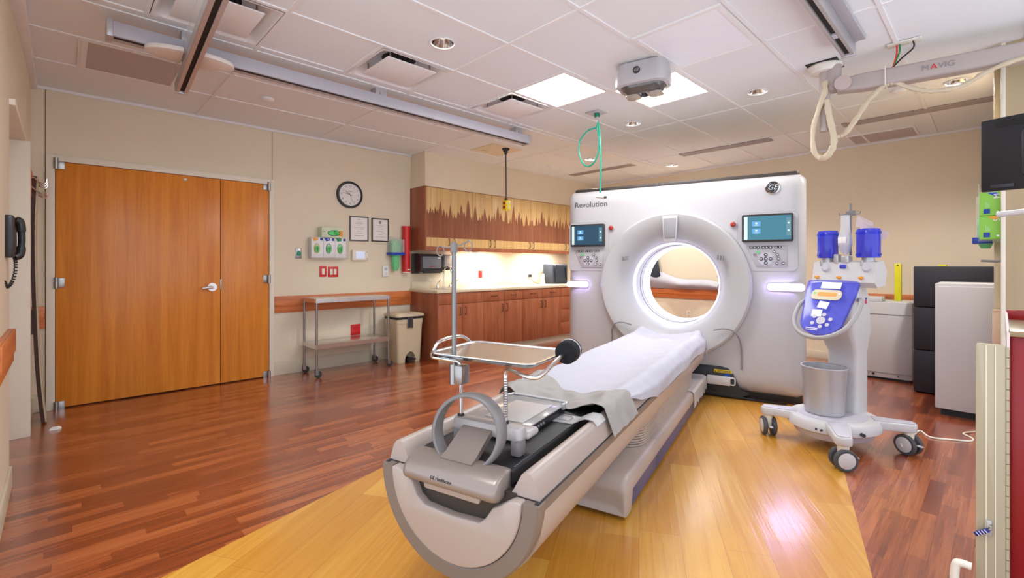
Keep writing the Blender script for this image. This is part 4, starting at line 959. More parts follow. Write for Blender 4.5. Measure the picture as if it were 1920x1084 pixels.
# worktop with backsplash
wt = thing('worktop', 'long ivory laminate worktop with a low backsplash over the cherry cabinets', 'worktop', (4.9, 5.27, 0.873))
b = B(); b.box(3.425, 6.47, CF-0.03, YA-0.001, 0.873, 0.910, 0.005); part('slab', b, M_ivory, wt)
b = B(); b.box(3.452, 6.47, YA-0.022, YA-0.0005, 0.910, 1.01, 0.003); part('backsplash', b, M_ivory, wt)
sk = thing('sink', 'oval steel sink let into the left end of the worktop', 'sink', (3.92, 5.24, 0.91))
b = B(); so = lambda e, z: [(x, y, z) for x, y in rrect(3.66+e, 4.20-e, 5.02+e, 5.47-e, 0.14, 8)]
b.loft([so(0, 0.9102), so(0.002, 0.915), so(0.016, 0.918), so(0.034, 0.914)], cap=False); part('rim', b, M_steel, sk)
b = B(); b.loft([so(0.034, 0.914), so(0.045, 0.9115), so(0.15, 0.9108)]); part('bowl', b, M_steelb, sk)
fc = thing('faucet', 'chrome gooseneck tap with two wrist blade handles at the sink', 'tap', (3.90, 5.44, 0.915))
b = B(); b.cyl((3.90, 5.44, 0.915), (3.90, 5.44, 0.94), 0.022); b.tube([(3.90, 5.44, 0.93), (3.90, 5.44, 1.10), (3.90, 5.43, 1.17), (3.905, 5.39, 1.205), (3.915, 5.33, 1.195), (3.92, 5.30, 1.15), (3.92, 5.295, 1.12)], 0.010, 12, sub=5); part('spout', b, M_chrome, fc)
for x, s_ in ((3.79, -1), (4.01, 1)):
    b = B(); b.lathe([(0.024, 0.915), (0.020, 0.94), (0.011, 0.955), (0.011, 0.975)], (x, 5.44, 0)); h_ = part('valve', b, M_chrome, fc)
    b = B(); b.tube([(x, 5.44, 0.972), (x+s_*0.02, 5.40, 0.985), (x+s_*0.035, 5.35, 1.005), (x+s_*0.045, 5.31, 1.03)], 0.010, 10, sub=4, flat=0.6); part('blade_handle', b, M_chrome, h_)
# wall cabinets with the treeline inlay
TREES = [(3.52, 2.01), (3.6, 2.02), (3.68, 2.1), (3.74, 2.0), (3.85, 2.06), (3.98, 1.99), (4.04, 2.09), (4.09, 1.99), (4.16, 2.17), (4.29, 2.09), (4.47, 2.07), (4.56, 1.99), (4.66, 2.01), (4.73, 2.12), (4.79, 2.03), (4.9, 2.07), (5.06, 2.16), (5.12, 1.98), (5.18, 2.08), (5.23, 1.99), (5.35, 2.04), (5.47, 1.96), (5.58, 2.02), (5.64, 2.0), (5.71, 2.12), (5.77, 2.03), (5.89, 2.07), (6.02, 2.0), (6.1, 2.01), (6.18, 2.06), (6.25, 1.99), (6.34, 2.04), (6.45, 2.02), (6.55, 2.1), (6.66, 2.03)]
VAL = [(3.40, 1.92), (3.47, 1.93), (3.55, 1.9), (3.63, 1.93), (3.79, 1.87), (3.91, 1.89), (3.96, 1.89), (4.22, 1.86), (4.39, 1.89), (4.61, 1.86), (4.85, 1.9), (5.0, 1.86), (5.29, 1.86), (5.51, 1.87), (5.82, 1.89), (6.04, 1.89), (6.28, 1.85), (6.4, 1.88), (6.9, 1.88)]
RT = random.Random(5)
TREES += [(3.47+0.075*k+RT.uniform(-0.02, 0.02), RT.uniform(1.93, 1.99)) for k in range(44)]
def valley(x):
    for (a, za), (c, zc) in zip(VAL, VAL[1:]):
        if a <= x <= c: return za+(zc-za)*(x-a)/(c-a)
    return 1.88
def treeline(x): return valley(x)+0.006*sin(90*x)
def tree_poly(xt, zt):
    zb = valley(xt)-0.02; h = max(0.05, zt-zb); n = max(4, int(h/0.026)); w = 0.012+h*0.20; side = []
    for k in range(n):
        f = (k+1)/n; z = zt-h*f; bw = w*f**0.8*RT.uniform(0.85, 1.1)
        side.append((bw, z-0.003))
        if k < n-1: side.append((bw*(0.38+0.22*f), z+0.30*h/n))
    R_ = [(xt+u, z) for u, z in side]; L_ = [(xt-u*0.95, z-0.005*(q % 2 == 0)) for q, (u, z) in enumerate(side)]
    return [(xt+0.0012, zt)] + R_ + L_[::-1] + [(xt-0.0012, zt)]
POLYS = [tree_poly(x, z) for x, z in TREES]
def wall_unit(x0, x1, doors, label):
    t = thing('wall_cabinet', label, 'cabinet', ((x0+x1)/2, UF+0.18, 1.435), group='wall cabinets with the forest inlay')
    b = B(); b.box(x0+0.0005, x1-0.0005, UF+0.004, YA-0.002, 1.476, 2.284); part('carcass', b, M_cherry, t)
    b = B(); b.box(x0+0.0005, x1-0.0005, UF-0.012, UF+0.02, 1.430, 1.478, 0.001); part('light_rail', b, M_cherry, t)
    for a, c, hs in doors:
        b = B(); b.box(a+0.002, c-0.002, UF-0.016, UF+0.004, 1.483, 2.272, 0.001); d = part('door', b, M_bamboo, t)
        n = int((c-a-0.004)/0.0025); b = B(); t2 = bmesh.new(); dx = (c-a-0.004)/n
        for i in range(n):
            x = a+0.002+dx*(i+0.5); iv = [(1.605, treeline(x))]
            for P in POLYS:
                if not (min(p[0] for p in P) < x < max(p[0] for p in P)): continue
                zs = sorted(p[1]+(x-p[0])/(q[0]-p[0])*(q[1]-p[1]) for p, q in zip(P, P[1:]+P[:1]) if (p[0] <= x) != (q[0] <= x))
                iv += list(zip(zs[::2], zs[1::2]))
            iv.sort(); mg = [list(iv[0])]
            for lo, hi in iv[1:]:
                if lo <= mg[-1][1]+0.0005: mg[-1][1] = max(mg[-1][1], hi)
                else: mg.append([lo, hi])
            for lo, hi in mg:
                if hi-lo > 0.001: t2.faces.new([t2.verts.new(p) for p in ((x-dx/2, UF-0.0172, lo), (x+dx/2, UF-0.0172, lo), (x+dx/2, UF-0.0172, hi), (x-dx/2, UF-0.0172, hi))])
        b.merge(t2); part('tree_inlay', b, M_inlay, d, 'dark wood forest silhouette')
        hx = a+0.045 if hs < 0 else c-0.045
        b = B(); pull(b, (hx, UF-0.016, 1.505), (hx, UF-0.016, 1.595)); part('handle', b, M_bronze, d)
wall_unit(3.458, 4.234, [(3.458, 3.863, 1), (3.863, 4.234, -1)], 'leftmost wall cabinet with pine inlay, above the towel dispenser')
wall_unit(4.234, 4.995, [(4.234, 4.618, 1), (4.618, 4.995, -1)], 'wall cabinet with pine inlay behind the hanging yellow socket box')
wall_unit(4.995, 5.908, [(4.995, 5.453, 1), (5.453, 5.908, -1)], 'wide wall cabinet with pine inlay right of the yellow socket box')
wall_unit(5.908, 6.80, [(5.908, 6.36, 1), (6.36, 6.80, -1)], 'wall cabinet with pine inlay partly behind the gantry')
b = B(); b.box(3.440, 3.458, UF-0.016, YA-0.001, 1.432, 2.284, 0.001); solo('end_panel', b, M_cherry, 'cherry end panel on the left side of the wall cabinets', 'panel', (3.45, 5.4, 1.43))
def under_light(x0, x1, lb):
    t = thing('under_cabinet_light', lb, 'light', ((x0+x1)/2, 5.32, 1.475))
    b = B(); b.box(x0, x1, 5.27, 5.37, 1.455, 1.475, 0.003); part('housing', b, M_white2, t)
    b = B(); b.box(x0+0.02, x1-0.02, 5.285, 5.355, 1.450, 1.455); part('lamp_tube', b, M_under, t)
under_light(4.28, 4.98, 'glowing strip light under the wall cabinets behind the tray pole')
under_light(5.55, 6.35, 'glowing strip light under the wall cabinets above the dark bag')
b = B(); b.box(4.27, 4.35, UF-0.01, UF+0.03, 1.418, 1.432, 0.002); solo('card_reader', b, M_silver, 'small grey box under the wall cabinet light rail', 'sensor', (4.31, UF, 1.42))
# things around the counter
pt = thing('towel_dispenser', 'dark smoked paper towel dispenser on the wall left of the sink', 'dispenser', (3.66, 5.47, 1.11))
b = B(); b.loft([[(x, y, z) for y, z in [(YA-0.001, 1.115), (5.40, 1.118), (5.36, 1.14), (5.345, 1.20), (5.345, 1.33), (5.365, 1.375), (5.42, 1.392), (YA-0.001, 1.392)]] for x in (3.455, 3.46, 3.815, 3.82)]); part('body', b, M_glass, pt)
b = B(); b.box(3.485, 3.785, 5.335, 5.36, 1.19, 1.355, 0.012); part('window', b, mat('smoke_window', (0.16, 0.17, 0.19), 0.12), pt)
b = B(); b.box(3.50, 3.77, 5.342, 5.36, 1.125, 1.16, 0.004); part('paper_slot', b, M_slot, pt)
for k in range(3):
    b = B(); b.cyl((3.60+k*0.03, 5.336, 1.215), (3.60+k*0.03, 5.332, 1.215), 0.009, seg=12); part('indicator', b, M_redled, pt)
b = B(); b.box(3.72, 3.77, 5.333, 5.336, 1.325, 1.335); part('print_line', b, M_paper, pt)
sd = thing('soap_dispenser', 'grey soap dispenser on the wall beside the towel dispenser', 'dispenser', (4.0, 5.53, 1.16))
b = B(); b.box(3.93, 4.06, 5.46, YA-0.001, 1.20, 1.385, 0.02, 3); part('body', b, M_silver, sd)
b = B(); b.box(3.945, 4.045, 5.452, 5.48, 1.25, 1.345, 0.01); part('window', b, mat('soap_window', (0.55, 0.48, 0.42), 0.3), sd)
b = B(); b.box(3.94, 4.05, 5.44, 5.58, 1.165, 1.198, 0.012); part('push_bar', b, M_black, sd)
def wall_plate(name, x0, x1, z0, z1, m, label, cat, rockers=(), outlet=False, y=YA):
    t = thing(name, label, cat, ((x0+x1)/2, y, (z0+z1)/2))
    b = B(); b.box(x0, x1, y-0.008, y+0.002, z0, z1, 0.003); part('plate', b, m, t)
    for r in rockers:
        b = B(); b.box(r[0], r[1], y-0.012, y-0.007, z0+0.028, z1-0.028, 0.002); part('rocker', b, M_cream, t)
    if outlet:
        for xx in ([(x0+x1)/2] if x1-x0 < 0.1 else [x0+(x1-x0)*0.3, x0+(x1-x0)*0.7]):
            for zz in (z0+(z1-z0)*0.30, z0+(z1-z0)*0.70):
                b = B(); b.prism(rrect(xx-0.015, xx+0.015, zz-0.013, zz+0.013, 0.006, 3), y-0.011, y-0.007, 'y', 0.001); s_ = part('socket', b, m, t)
                for dx in (-0.006, 0.006):
                    b = B(); b.box(xx+dx-0.001, xx+dx+0.001, y-0.0118, y-0.0105, zz-0.003, zz+0.006); part('slot', b, M_ink, s_)
    return t
wall_plate('light_switch', 2.203, 2.284, 1.095, 1.222, M_red, 'single rocker switch with red plate below the glove boxes', 'switch', [(2.228, 2.262)])
wall_plate('light_switch', 2.305, 2.428, 1.090, 1.215, M_red, 'double rocker switch with red plate below the glove boxes', 'switch', [(2.327, 2.361), (2.372, 2.406)])
wall_plate('power_outlet', 2.590, 2.718, 0.356, 0.492, M_red, 'red double socket plate low on the wall behind the steel cart', 'outlet', outlet=True)
wall_plate('power_outlet', 4.658, 4.73, 1.038, 1.150, M_red, 'red socket plate on the lit wall above the worktop', 'outlet', outlet=True)
wall_plate('power_outlet', 5.745, 5.815, 1.02, 1.135, M_cream, 'cream socket with a black plug above the worktop near the bag', 'outlet', outlet=True)
wp = thing('power_outlet', 'cream socket on the far wall seen through the scanner bore', 'outlet', (XB, 3.41, 0.45))
b = B(); b.box(XB-0.008, XB-0.0005, 3.37, 3.445, 0.39, 0.505, 0.003); part('plate', b, M_cream, wp)
for zz in (0.425, 0.472):
    b = B(); b.box(XB-0.011, XB-0.007, 3.393, 3.423, zz-0.013, zz+0.013, 0.004); part('socket', b, M_beige, wp)
b = B(); b.box(4.00, 4.12, YA-0.006, YA-0.0005, 1.17, 1.185); solo('wall_label', b, M_red, 'thin red label strip on the wall behind the pole', 'label', (4.06, YA, 1.17))
gp = wall_plate('exit_button', 1.925, 1.996, 1.310, 1.428, M_steelb, 'steel wall plate with a green push button left of the glove boxes', 'button')
b = B(); b.box(1.94, 1.982, YA-0.022, YA-0.007, 1.345, 1.385, 0.004); b.cyl((1.961, YA-0.008, 1.39), (1.961, YA-0.02, 1.39), 0.012); part('push_button', b, mat('button_green', (0.0, 0.28, 0.13), 0.3), gp)
# plug and small charger with bag
b = B(); b.box(5.76, 5.80, YA-0.06, YA-0.012, 1.03, 1.075, 0.004); b.tube([(5.78, YA-0.05, 1.035), (5.80, YA-0.08, 0.96), (5.86, YA-0.12, 0.925), (5.90, YA-0.10, 0.92), (5.84, YA-0.16, 0.918), (5.92, YA-0.17, 0.918)], 0.004, 8, sub=5); solo('plug_lead', b, M_black, 'black plug and coiled lead hanging onto the worktop', 'cable', (5.8, YA-0.1, 0.915))
sc = thing('handheld_scanner', 'white handheld device standing on the worktop near the bag', 'device', (5.93, 5.40, 0.91))
b = B(); b.loft([[(5.93+u*1.0+o, 5.40+v, z) for u, v in rrect(-w, w, -w*0.8, w*0.8, w*0.4, 3)] for z, w, o in ((0.912, 0.045, 0), (0.93, 0.042, 0), (0.97, 0.032, 0.004), (1.03, 0.026, 0.01), (1.08, 0.018, 0.018), (1.085, 0.01, 0.02))]); part('body', b, M_white2, sc)
b = B(); b.box(5.915, 5.955, 5.368, 5.374, 0.93, 0.945, 0.001); part('label', b, M_greyink, sc)
bg = thing('equipment_bag', 'dark grey fabric case on the worktop next to the gantry', 'bag', (6.24, 5.38, 0.91))
b = B(); b.box(6.04, 6.44, 5.26, 5.50, 0.911, 1.255, 0.025, 3); part('body', b, M_bluecase, bg)
b = B(); b.tube([(6.10, 5.255, 0.96), (6.09, 5.245, 1.10), (6.06, 5.235, 1.20), (6.12, 5.25, 1.24)], 0.012, 8, sub=5, flat=0.5); b.tube([(6.36, 5.255, 1.20), (6.37, 5.245, 1.08), (6.40, 5.25, 0.99)], 0.012, 8, sub=5, flat=0.5); part('strap', b, M_black, bg)
b = B(); b.tube([(6.05, 5.258, 1.235), (6.43, 5.258, 1.235)], 0.004, 6, sub=0); part('zip', b, M_greyink, bg)

# ================================================================== ON THE WALL WITH THE DOORS
ck = thing('wall_clock', 'round black-rimmed clock high on the wall', 'clock', (2.572, YA, 2.108))
b = B(); b.lathe([(0.165, 0.0005), (0.168, 0.02), (0.160, 0.036), (0.145, 0.038), (0.137, 0.026), (0.137, 0.0005)], (2.572, YA, 2.108), (0, -1, 0), 48, cap=False); part('rim', b, M_frame_black, ck)
b = B(); b.cyl((2.572, YA-0.0005, 2.108), (2.572, YA-0.022, 2.108), 0.139, seg=48); fcx = part('face', b, M_paper, ck)
for k in range(1, 13):
    a = PI/2-k*PI/6
    text('numeral', str(k), 0.036, (2.572+0.108*cos(a), YA-0.0228, 2.108+0.108*sin(a)), (1, 0, 0), (0, 0, 1), M_ink, fcx, ext=0.0004)
for a, L_, w in ((PI/2-rad(306), 0.07, 0.004), (PI/2-rad(282), 0.10, 0.003), (PI/2-rad(160), 0.10, 0.0012)):
    b = B(); b.box(-0.02, L_, -w, w, 0, 0.0015, M=Matrix.Translation((2.572, YA-0.0245, 2.108)) @ Matrix.Rotation(PI/2, 4, 'X') @ Matrix.Rotation(a, 4, 'Z')); part('hand', b, M_ink, ck)
b = B(); b.box(2.545, 2.60, YA-0.0235, YA-0.0222, 2.147, 2.153); part('print_line', b, M_ink, fcx)
b = B(); b.cyl((2.572, YA-0.030, 2.108), (2.572, YA-0.032, 2.108), 0.139, seg=48); part('glass', b, mat('clock_glass', (0.9, 0.9, 0.9), 0.03, alpha=0.12), ck)
def cert(x0, x1, z0, z1, m, label, seal):
    t = thing('framed_certificate', label, 'picture frame', ((x0+x1)/2, YA, (z0+z1)/2), group='framed certificates below the clock')
    f = 0.014
    b = B()
    for r in ((x0, x1, z0, z0+f), (x0, x1, z1-f, z1), (x0, x0+f, z0+f, z1-f), (x1-f, x1, z0+f, z1-f)): b.box(r[0], r[1], YA-0.020, YA-0.0005, r[2], r[3], 0.003)
    part('frame', b, m, t)
    b = B(); b.box(x0+f-0.002, x1-f+0.002, YA-0.010, YA-0.001, z0+f-0.002, z1-f+0.002); pp = part('certificate', b, M_paper, t)
    cx = (x0+x1)/2; rr = random.Random(int(x0*100))
    z = z1-0.045
    if seal: b = B(); b.cyl((cx, YA-0.010, z1-0.052), (cx, YA-0.0108, z1-0.052), 0.020, seg=18); part('seal', b, M_greyink, pp); z -= 0.05
    else: text('heading', 'ACR', 0.022, (cx, YA-0.0105, z1-0.04), (1, 0, 0), (0, 0, 1), M_greyink, pp, ext=0.0003); z -= 0.03
    while z > z0+0.05:
        w = rr.uniform(0.25, 0.9)*(x1-x0-0.08)/2
        b = B(); b.box(cx-w, cx+w, YA-0.0106, YA-0.0098, z-0.0016, z+0.0016); part('print_line', b, M_greyink, pp)
        z -= rr.uniform(0.013, 0.03)
cert(2.572, 2.822, 1.537, 1.849, mat('grey_frame', (0.12, 0.12, 0.13), 0.4), 'framed certificate with a thick dark grey frame, left of the pair', False)
cert(2.866, 3.108, 1.540, 1.842, mat('brown_frame', (0.045, 0.03, 0.022), 0.4), 'framed certificate with a thin dark brown frame and a round seal', True)
# glove box holder
gx0, gx1, gz0, gz1 = 2.075, 2.492, 1.325, 1.560
gh = thing('glove_holder', 'clear plastic holder for three glove boxes on the wall', 'holder', ((gx0+gx1)/2, YA-0.06, gz0))
b = B(); b.box(gx0-0.006, gx1+0.03, YA-0.10, YA+0.001, gz0-0.012, gz0-0.006); b.box(gx0-0.008, gx0-0.004, YA-0.10, YA-0.002, gz0-0.012, gz1-0.03); b.box(gx1+0.026, gx1+0.03, YA-0.10, YA-0.002, gz0-0.012, gz1-0.03); part('tray', b, M_clear, gh)
b = B(); b.box(gx0-0.008, gx1+0.03, YA-0.106, YA-0.100, gz0-0.012, gz0+0.05, 0.001); part('front_lip', b, mat('lip_clear', (0.85, 0.85, 0.86), 0.12, alpha=0.15), gh)
def glove_box(x0, x1, z0, z1, ys, m, acc, label, word, portal=True):
    t = thing('glove_box', label, 'box', ((x0+x1)/2, YA-0.05, z0), group='glove boxes on the wall')
    y = ys
    b = B(); b.box(x0, x1, y, YA-0.003, z0, z1, 0.002); part('carton', b, m, t)
    b = B(); b.prism([(x0+0.004, z1-0.004), (x0+0.075, z1-0.004), (x0+0.075, z1-0.034), (x0+0.03, z1-0.045)], y-0.0012, y+0.0005, 'y'); part('colour_flash', b, acc, t)
    b = B(); b.box(x1-0.036, x1-0.006, y-0.0012, y+0.0005, z1-0.036, z1-0.006); part('brand_square', b, M_navy, t)
    text('size_letter', word, 0.024, (x0+0.055, y-0.0016, z1-0.02), (1, 0, 0), (0, 0, 1), M_paper, t, ext=0.0003)
    cx, cz = x0+0.060, z0+0.105
    b = B(); b.loft([[(cx+0.034*cos(2*PI*i/28), yy, cz+0.062*sin(2*PI*i/28)) for i in range(28)] for yy in (y+0.0005, y-0.0014)]); part('oval_print', b, acc, t)
    b = B(); b.loft([[(cx+0.028*cos(2*PI*i/28), yy, cz+0.055*sin(2*PI*i/28)) for i in range(28)] for yy in (y+0.0005, y-0.0018)]); part('opening', b, mat('print_green', (0.45, 0.70, 0.40), 0.5, var=0.25, vscale=60), t)
    b = B(); b.tube([(cx-0.012, y-0.006, cz-0.04), (cx-0.014, y-0.016, cz), (cx+0.002, y-0.022, cz+0.02), (cx+0.016, y-0.012, cz-0.01), (cx+0.01, y-0.006, cz-0.045)], 0.010, 8, sub=4); part('glove', b, M_green, t)
w = (gx1-gx0)/3
glove_box(gx0, gx0+w-0.003, gz0, gz1, YA-0.094, M_card, M_orange, 'white glove box with an orange corner flash, left in the holder', 'S')
glove_box(gx0+w, gx0+2*w-0.003, gz0, gz1, YA-0.094, M_card, M_bluestrip, 'white glove box with a blue oval, middle of the holder', 'M')
glove_box(gx0+2*w, gx1-0.003, gz0, gz1, YA-0.094, M_card, mat('deep_green', (0.0, 0.25, 0.07), 0.4), 'white glove box with a dark green oval, right in the holder', 'L')
gt = thing('glove_box', 'green and white glove box lying on top of the three boxes', 'box', (2.35, YA-0.06, gz1), group='glove boxes on the wall')
b = B(); b.box(2.185, 2.44, YA-0.115, YA-0.004, gz1+0.002, gz1+0.125, 0.002); part('carton', b, mat('pale_green_card', (0.62, 0.70, 0.52), 0.5), gt)
b = B(); b.loft([[(2.33+0.075*cos(2*PI*i/28), yy, gz1+0.055+0.035*sin(2*PI*i/28)) for i in range(28)] for yy in (YA-0.1145, YA-0.1165)]); part('oval_print', b, M_ink, gt)
b = B(); b.loft([[(2.33+0.068*cos(2*PI*i/28), yy, gz1+0.055+0.028*sin(2*PI*i/28)) for i in range(28)] for yy in (YA-0.1145, YA-0.1172)]); part('opening', b, M_green, gt)
b = B(); b.tube([(2.34, YA-0.118, gz1+0.05), (2.355, YA-0.135, gz1+0.08), (2.37, YA-0.125, gz1+0.04)], 0.014, 8, sub=4); part('glove', b, M_green, gt)
text('size_letter', 'XL', 0.026, (2.213, YA-0.1158, gz1+0.072), (1, 0, 0), (0, 0, 1), M_ink, gt, ext=0.0003)
b = B(); b.box(2.39, 2.435, YA-0.1162, YA-0.1145, gz1+0.02, gz1+0.085); part('colour_flash', b, M_orange, gt)
th = thing('wall_controller', 'beige wall controller with a pale lit display right of the glove boxes', 'controller', (2.70, YA, 1.36))
b = B(); b.box(2.594, 2.806, YA-0.045, YA-0.0005, 1.292, 1.425, 0.010, 3); part('housing', b, M_cream, th)
b = B(); b.box(2.64, 2.755, YA-0.0475, YA-0.044, 1.318, 1.405, 0.001); part('lcd', b, M_lcdw, th, 'pale lit display')
for zz in (1.315, 1.40):
    b = B(); b.cyl((2.785, YA-0.044, zz), (2.785, YA-0.049, zz), 0.006, seg=10); part('button', b, M_greyink, th)
ws = thing('wall_sensor', 'small white wall sensor under the mask dispenser', 'sensor', (3.058, YA, 1.15))
b = B(); b.box(3.018, 3.10, YA-0.024, YA-0.0005, 1.083, 1.222, 0.008); part('housing', b, M_card, ws)
b = B(); b.box(3.04, 3.08, YA-0.0255, YA-0.0235, 1.165, 1.20); part('lcd', b, M_lilac, ws)
for dz in (0, 0.025):
    b = B(); b.cyl((3.06, YA-0.024, 1.115+dz), (3.06, YA-0.027, 1.115+dz), 0.007, seg=10); part('button', b, M_lilac, ws)
def mask_dispenser(x0, x1, z0, z1, y, label1, label2):
    t = thing('mask_dispenser', label1, 'dispenser', ((x0+x1)/2, y-0.07, z0))
    b = B(); b.box(x0, x1, y-0.004, y-0.001, z0, z1+0.04); b.box(x0, x0+0.003, y-0.135, y-0.004, z0+0.02, z1); b.box(x1-0.003, x1, y-0.135, y-0.004, z0+0.02, z1); b.box(x0, x1, y-0.138, y-0.135, z0+0.02, z1)
    part('clear_case', b, M_clear, t)
    b = B(); b.box(x0-0.006, x1+0.006, y-0.145, y-0.002, z0+0.015, z0+0.05, 0.004); part('blue_band', b, M_bluestrip, t)
    b = B(); cx, cy = (x0+x1)/2, y-0.07
    b.loft([[(cx+(0.078+0.006*sin(5*t_))*cos(t_)*k, cy+0.055*sin(t_)*k, z) for t_ in [2*PI*i/28 for i in range(28)]] for z, k in ((z0-0.19, 0.35), (z0-0.20+0.06, 0.62), (z0-0.05, 0.60), (z0+0.0, 0.72), (z0+0.06, 0.95), (z0+0.16, 1.0), (z0+0.205, 0.72), (z0+0.225, 0.25))])
    solo('mask_bundle', b, M_greenclear, label2, 'masks', (cx, cy, z0-0.15))
mask_dispenser(3.085, 3.27, 1.35, 1.575, YA, 'clear dispenser with a blue band beside the red tube', 'bundle of green plastic masks in the dispenser beside the red tube')
rt = thing('poster_tube', 'tall red tube standing upright on the wall beside the cabinets', 'tube', (3.347, YA-0.056, 1.14))
b = B(); b.cyl((3.347, YA-0.056, 1.145), (3.347, YA-0.056, 1.745), 0.056, seg=28); part('tube_body', b, M_red, rt)
b = B(); b.cyl((3.347, YA-0.056, 1.742), (3.347, YA-0.056, 1.757), 0.058, seg=28); part('end_cap', b, M_red, rt)
b = B(); b.cyl((3.347, YA-0.056, 1.128), (3.347, YA-0.056, 1.146), 0.050, seg=28); part('bottom_ring', b, M_cream, rt)
b = B(); b.box(3.327, 3.372, YA-0.119, YA-0.112, 1.165, 1.18, 0.001); part('label', b, M_paper, rt)
# steel cart
sc_ = thing('steel_cart', 'two-shelf stainless steel cart on casters against the wall', 'cart', (2.43, 5.32, 0))
cx0, cx1, cy0, cy1 = 1.985, 2.875, 5.13, 5.52
for z in (0.865, 0.36):
    b = B(); b.box(cx0, cx1, cy0, cy1, z-0.004, z, 0.001)
    for r in ((cx0, cx1, cy0, cy0+0.003), (cx0, cx1, cy1-0.003, cy1), (cx0, cx0+0.003, cy0, cy1), (cx1-0.003, cx1, cy0, cy1)): b.box(*r, z-0.045, z)
    part('shelf', b, mat('shelf_steel', (0.72, 0.69, 0.66), 0.22, metal=0.9, var=0.06), sc_)
for x in (cx0+0.012, cx1-0.012):
    for y in (cy0+0.012, cy1-0.012):
        b = B(); b.cyl((x, y, 0.10), (x, y, 0.866), 0.0125, seg=16); part('leg', b, M_steelb, sc_)
        b = B(); b.cyl((x, y, 0.085), (x, y, 0.105), 0.016, seg=14); b.box(x-0.016, x+0.02, y-0.013, y-0.010, 0.035, 0.09); b.box(x-0.016, x+0.02, y+0.010, y+0.013, 0.035, 0.09); cs = part('caster', b, M_steelb, sc_)
        b = B(); b.lathe([(0.01, -0.010), (0.034, -0.010), (0.038, -0.006), (0.038, 0.006), (0.034, 0.010), (0.01, 0.010)], (x+0.018, y, 0.038), (0, 1, 0), 24); part('wheel', b, M_rubber, cs)
# pedal bin
pb = thing('pedal_bin', 'beige step-on waste bin with black liner between the steel cart and the cabinets', 'bin', (3.18, 5.30, 0))
def pbsec(z, e, r=0.04): return [(x, y, z) for x, y in rrect(2.985+e, 3.375-e, 5.145+e, 5.475-e, r, 5)]
def cut(o, b):
    c = link('cutter', b, M_beige); c.location = o.parent.location
    bmesh_ = c.data; bmesh_.transform(Matrix.Translation(-o.parent.location))
    md = o.modifiers.new('cut', 'BOOLEAN'); md.object = c; md.operation = 'DIFFERENCE'; md.solver = 'EXACT'
    dg = bpy.context.evaluated_depsgraph_get(); dg.update()
    me = bpy.data.meshes.new_from_object(o.evaluated_get(dg)); o.modifiers.clear(); o.data = me
    me.polygons.foreach_set('use_smooth', [True]*len(me.polygons)); me.set_sharp_from_angle(angle=rad(38))
    bpy.data.objects.remove(c)
b = B(); b.loft([pbsec(0.0, 0.030), pbsec(0.02, 0.026), pbsec(0.50, 0.006), pbsec(0.50, 0.0), pbsec(0.555, 0.0), pbsec(0.555, 0.012)]); bk = part('bucket', b, M_beige, pb)
b = B(); b.loft([pbsec(0.552, -0.003), pbsec(0.575, -0.006), pbsec(0.585, -0.002)]); part('bin_liner', b, M_black, pb)
b = B(); b.loft([[(3.125+0.075*u, 5.142-0.012*abs(sin(4*u+k))-0.004, 0.575-0.125*k-0.02*abs(u-0.4)*k) for u in [i/10 for i in range(11)]] for k in (0, 0.33, 0.66, 1.0)], closed=False); part('liner_flap', b, mat('liner_film', (0.05, 0.05, 0.055), 0.25), pb)
b = B(); b.loft([pbsec(0.583, -0.012), pbsec(0.600, -0.014), pbsec(0.612, -0.004), pbsec(0.622, 0.03), pbsec(0.628, 0.08)]); part('lid', b, mat('lid_beige', (0.66, 0.57, 0.40), 0.4), pb)
b = B(); arch = [(3.11+0.075+0.075*cos(t), 0.022+0.115*sin(t)) for t in [PI*i/16 for i in range(17)]]
b.prism([(3.11, -0.02), (3.26, -0.02)]+arch, 5.05, 5.27, 'y'); cut(bk, b)
b = B(); b.box(3.13, 3.24, 5.12, 5.25, 0.035, 0.052, 0.004); b.box(3.145, 3.165, 5.16, 5.268, 0.0, 0.075, 0.003); part('pedal', b, M_black, pb)
# hanging yellow socket box on a cord from the access panel
ap = thing('access_panel', 'tan access panel set in the ceiling where the black cord hangs', 'panel', (4.08, 4.54, H))
b = B(); b.box(3.84, 4.33, 4.31, 4.77, H-0.004, H+0.003); part('panel', b, M_wall, ap)
b = B(); b.box(3.95, 4.02, 4.62, 4.68, H-0.007, H-0.003, 0.001); part('latch_plate', b, M_beige, ap)
hc = thing('hanging_socket', 'yellow socket box hanging on a black cord in front of the wall cabinets', 'socket box', (4.12, 4.384, 1.94))
b = B(); b.tube([(4.115, 4.384, 2.735), (4.118, 4.384, 2.4), (4.12, 4.384, 2.085)], 0.0075, 10, sub=4); part('cord', b, M_ink, hc)
b = B(); b.lathe([(0.05, 2.737), (0.05, 2.722), (0.02, 2.70), (0.016, 2.66), (0.0, 2.658)], (4.112, 4.384, 0), seg=20); b.box(4.075, 4.15, 4.372, 4.396, 2.69, 2.70, 0.003); part('cord_grip', b, M_ink, hc)
b = B(); b.cyl((4.12, 4.384, 2.065), (4.12, 4.384, 2.095), 0.02, seg=14); part('cord_collar', b, M_black, hc)
b = B(); b.box(4.085, 4.165, 4.345, 4.423, 1.94, 2.068, 0.008); bx_ = part('box', b, M_yellow, hc)
for zz in (1.978, 2.03):
    b = B(); b.cyl((4.086, 4.384, zz), (4.081, 4.384, zz), 0.020, seg=18); part('socket', b, M_redpaint, bx_)
    b = B(); b.cyl((4.125, 4.346, zz), (4.125, 4.342, zz), 0.016, seg=18); part('socket', b, M_lilac, bx_)

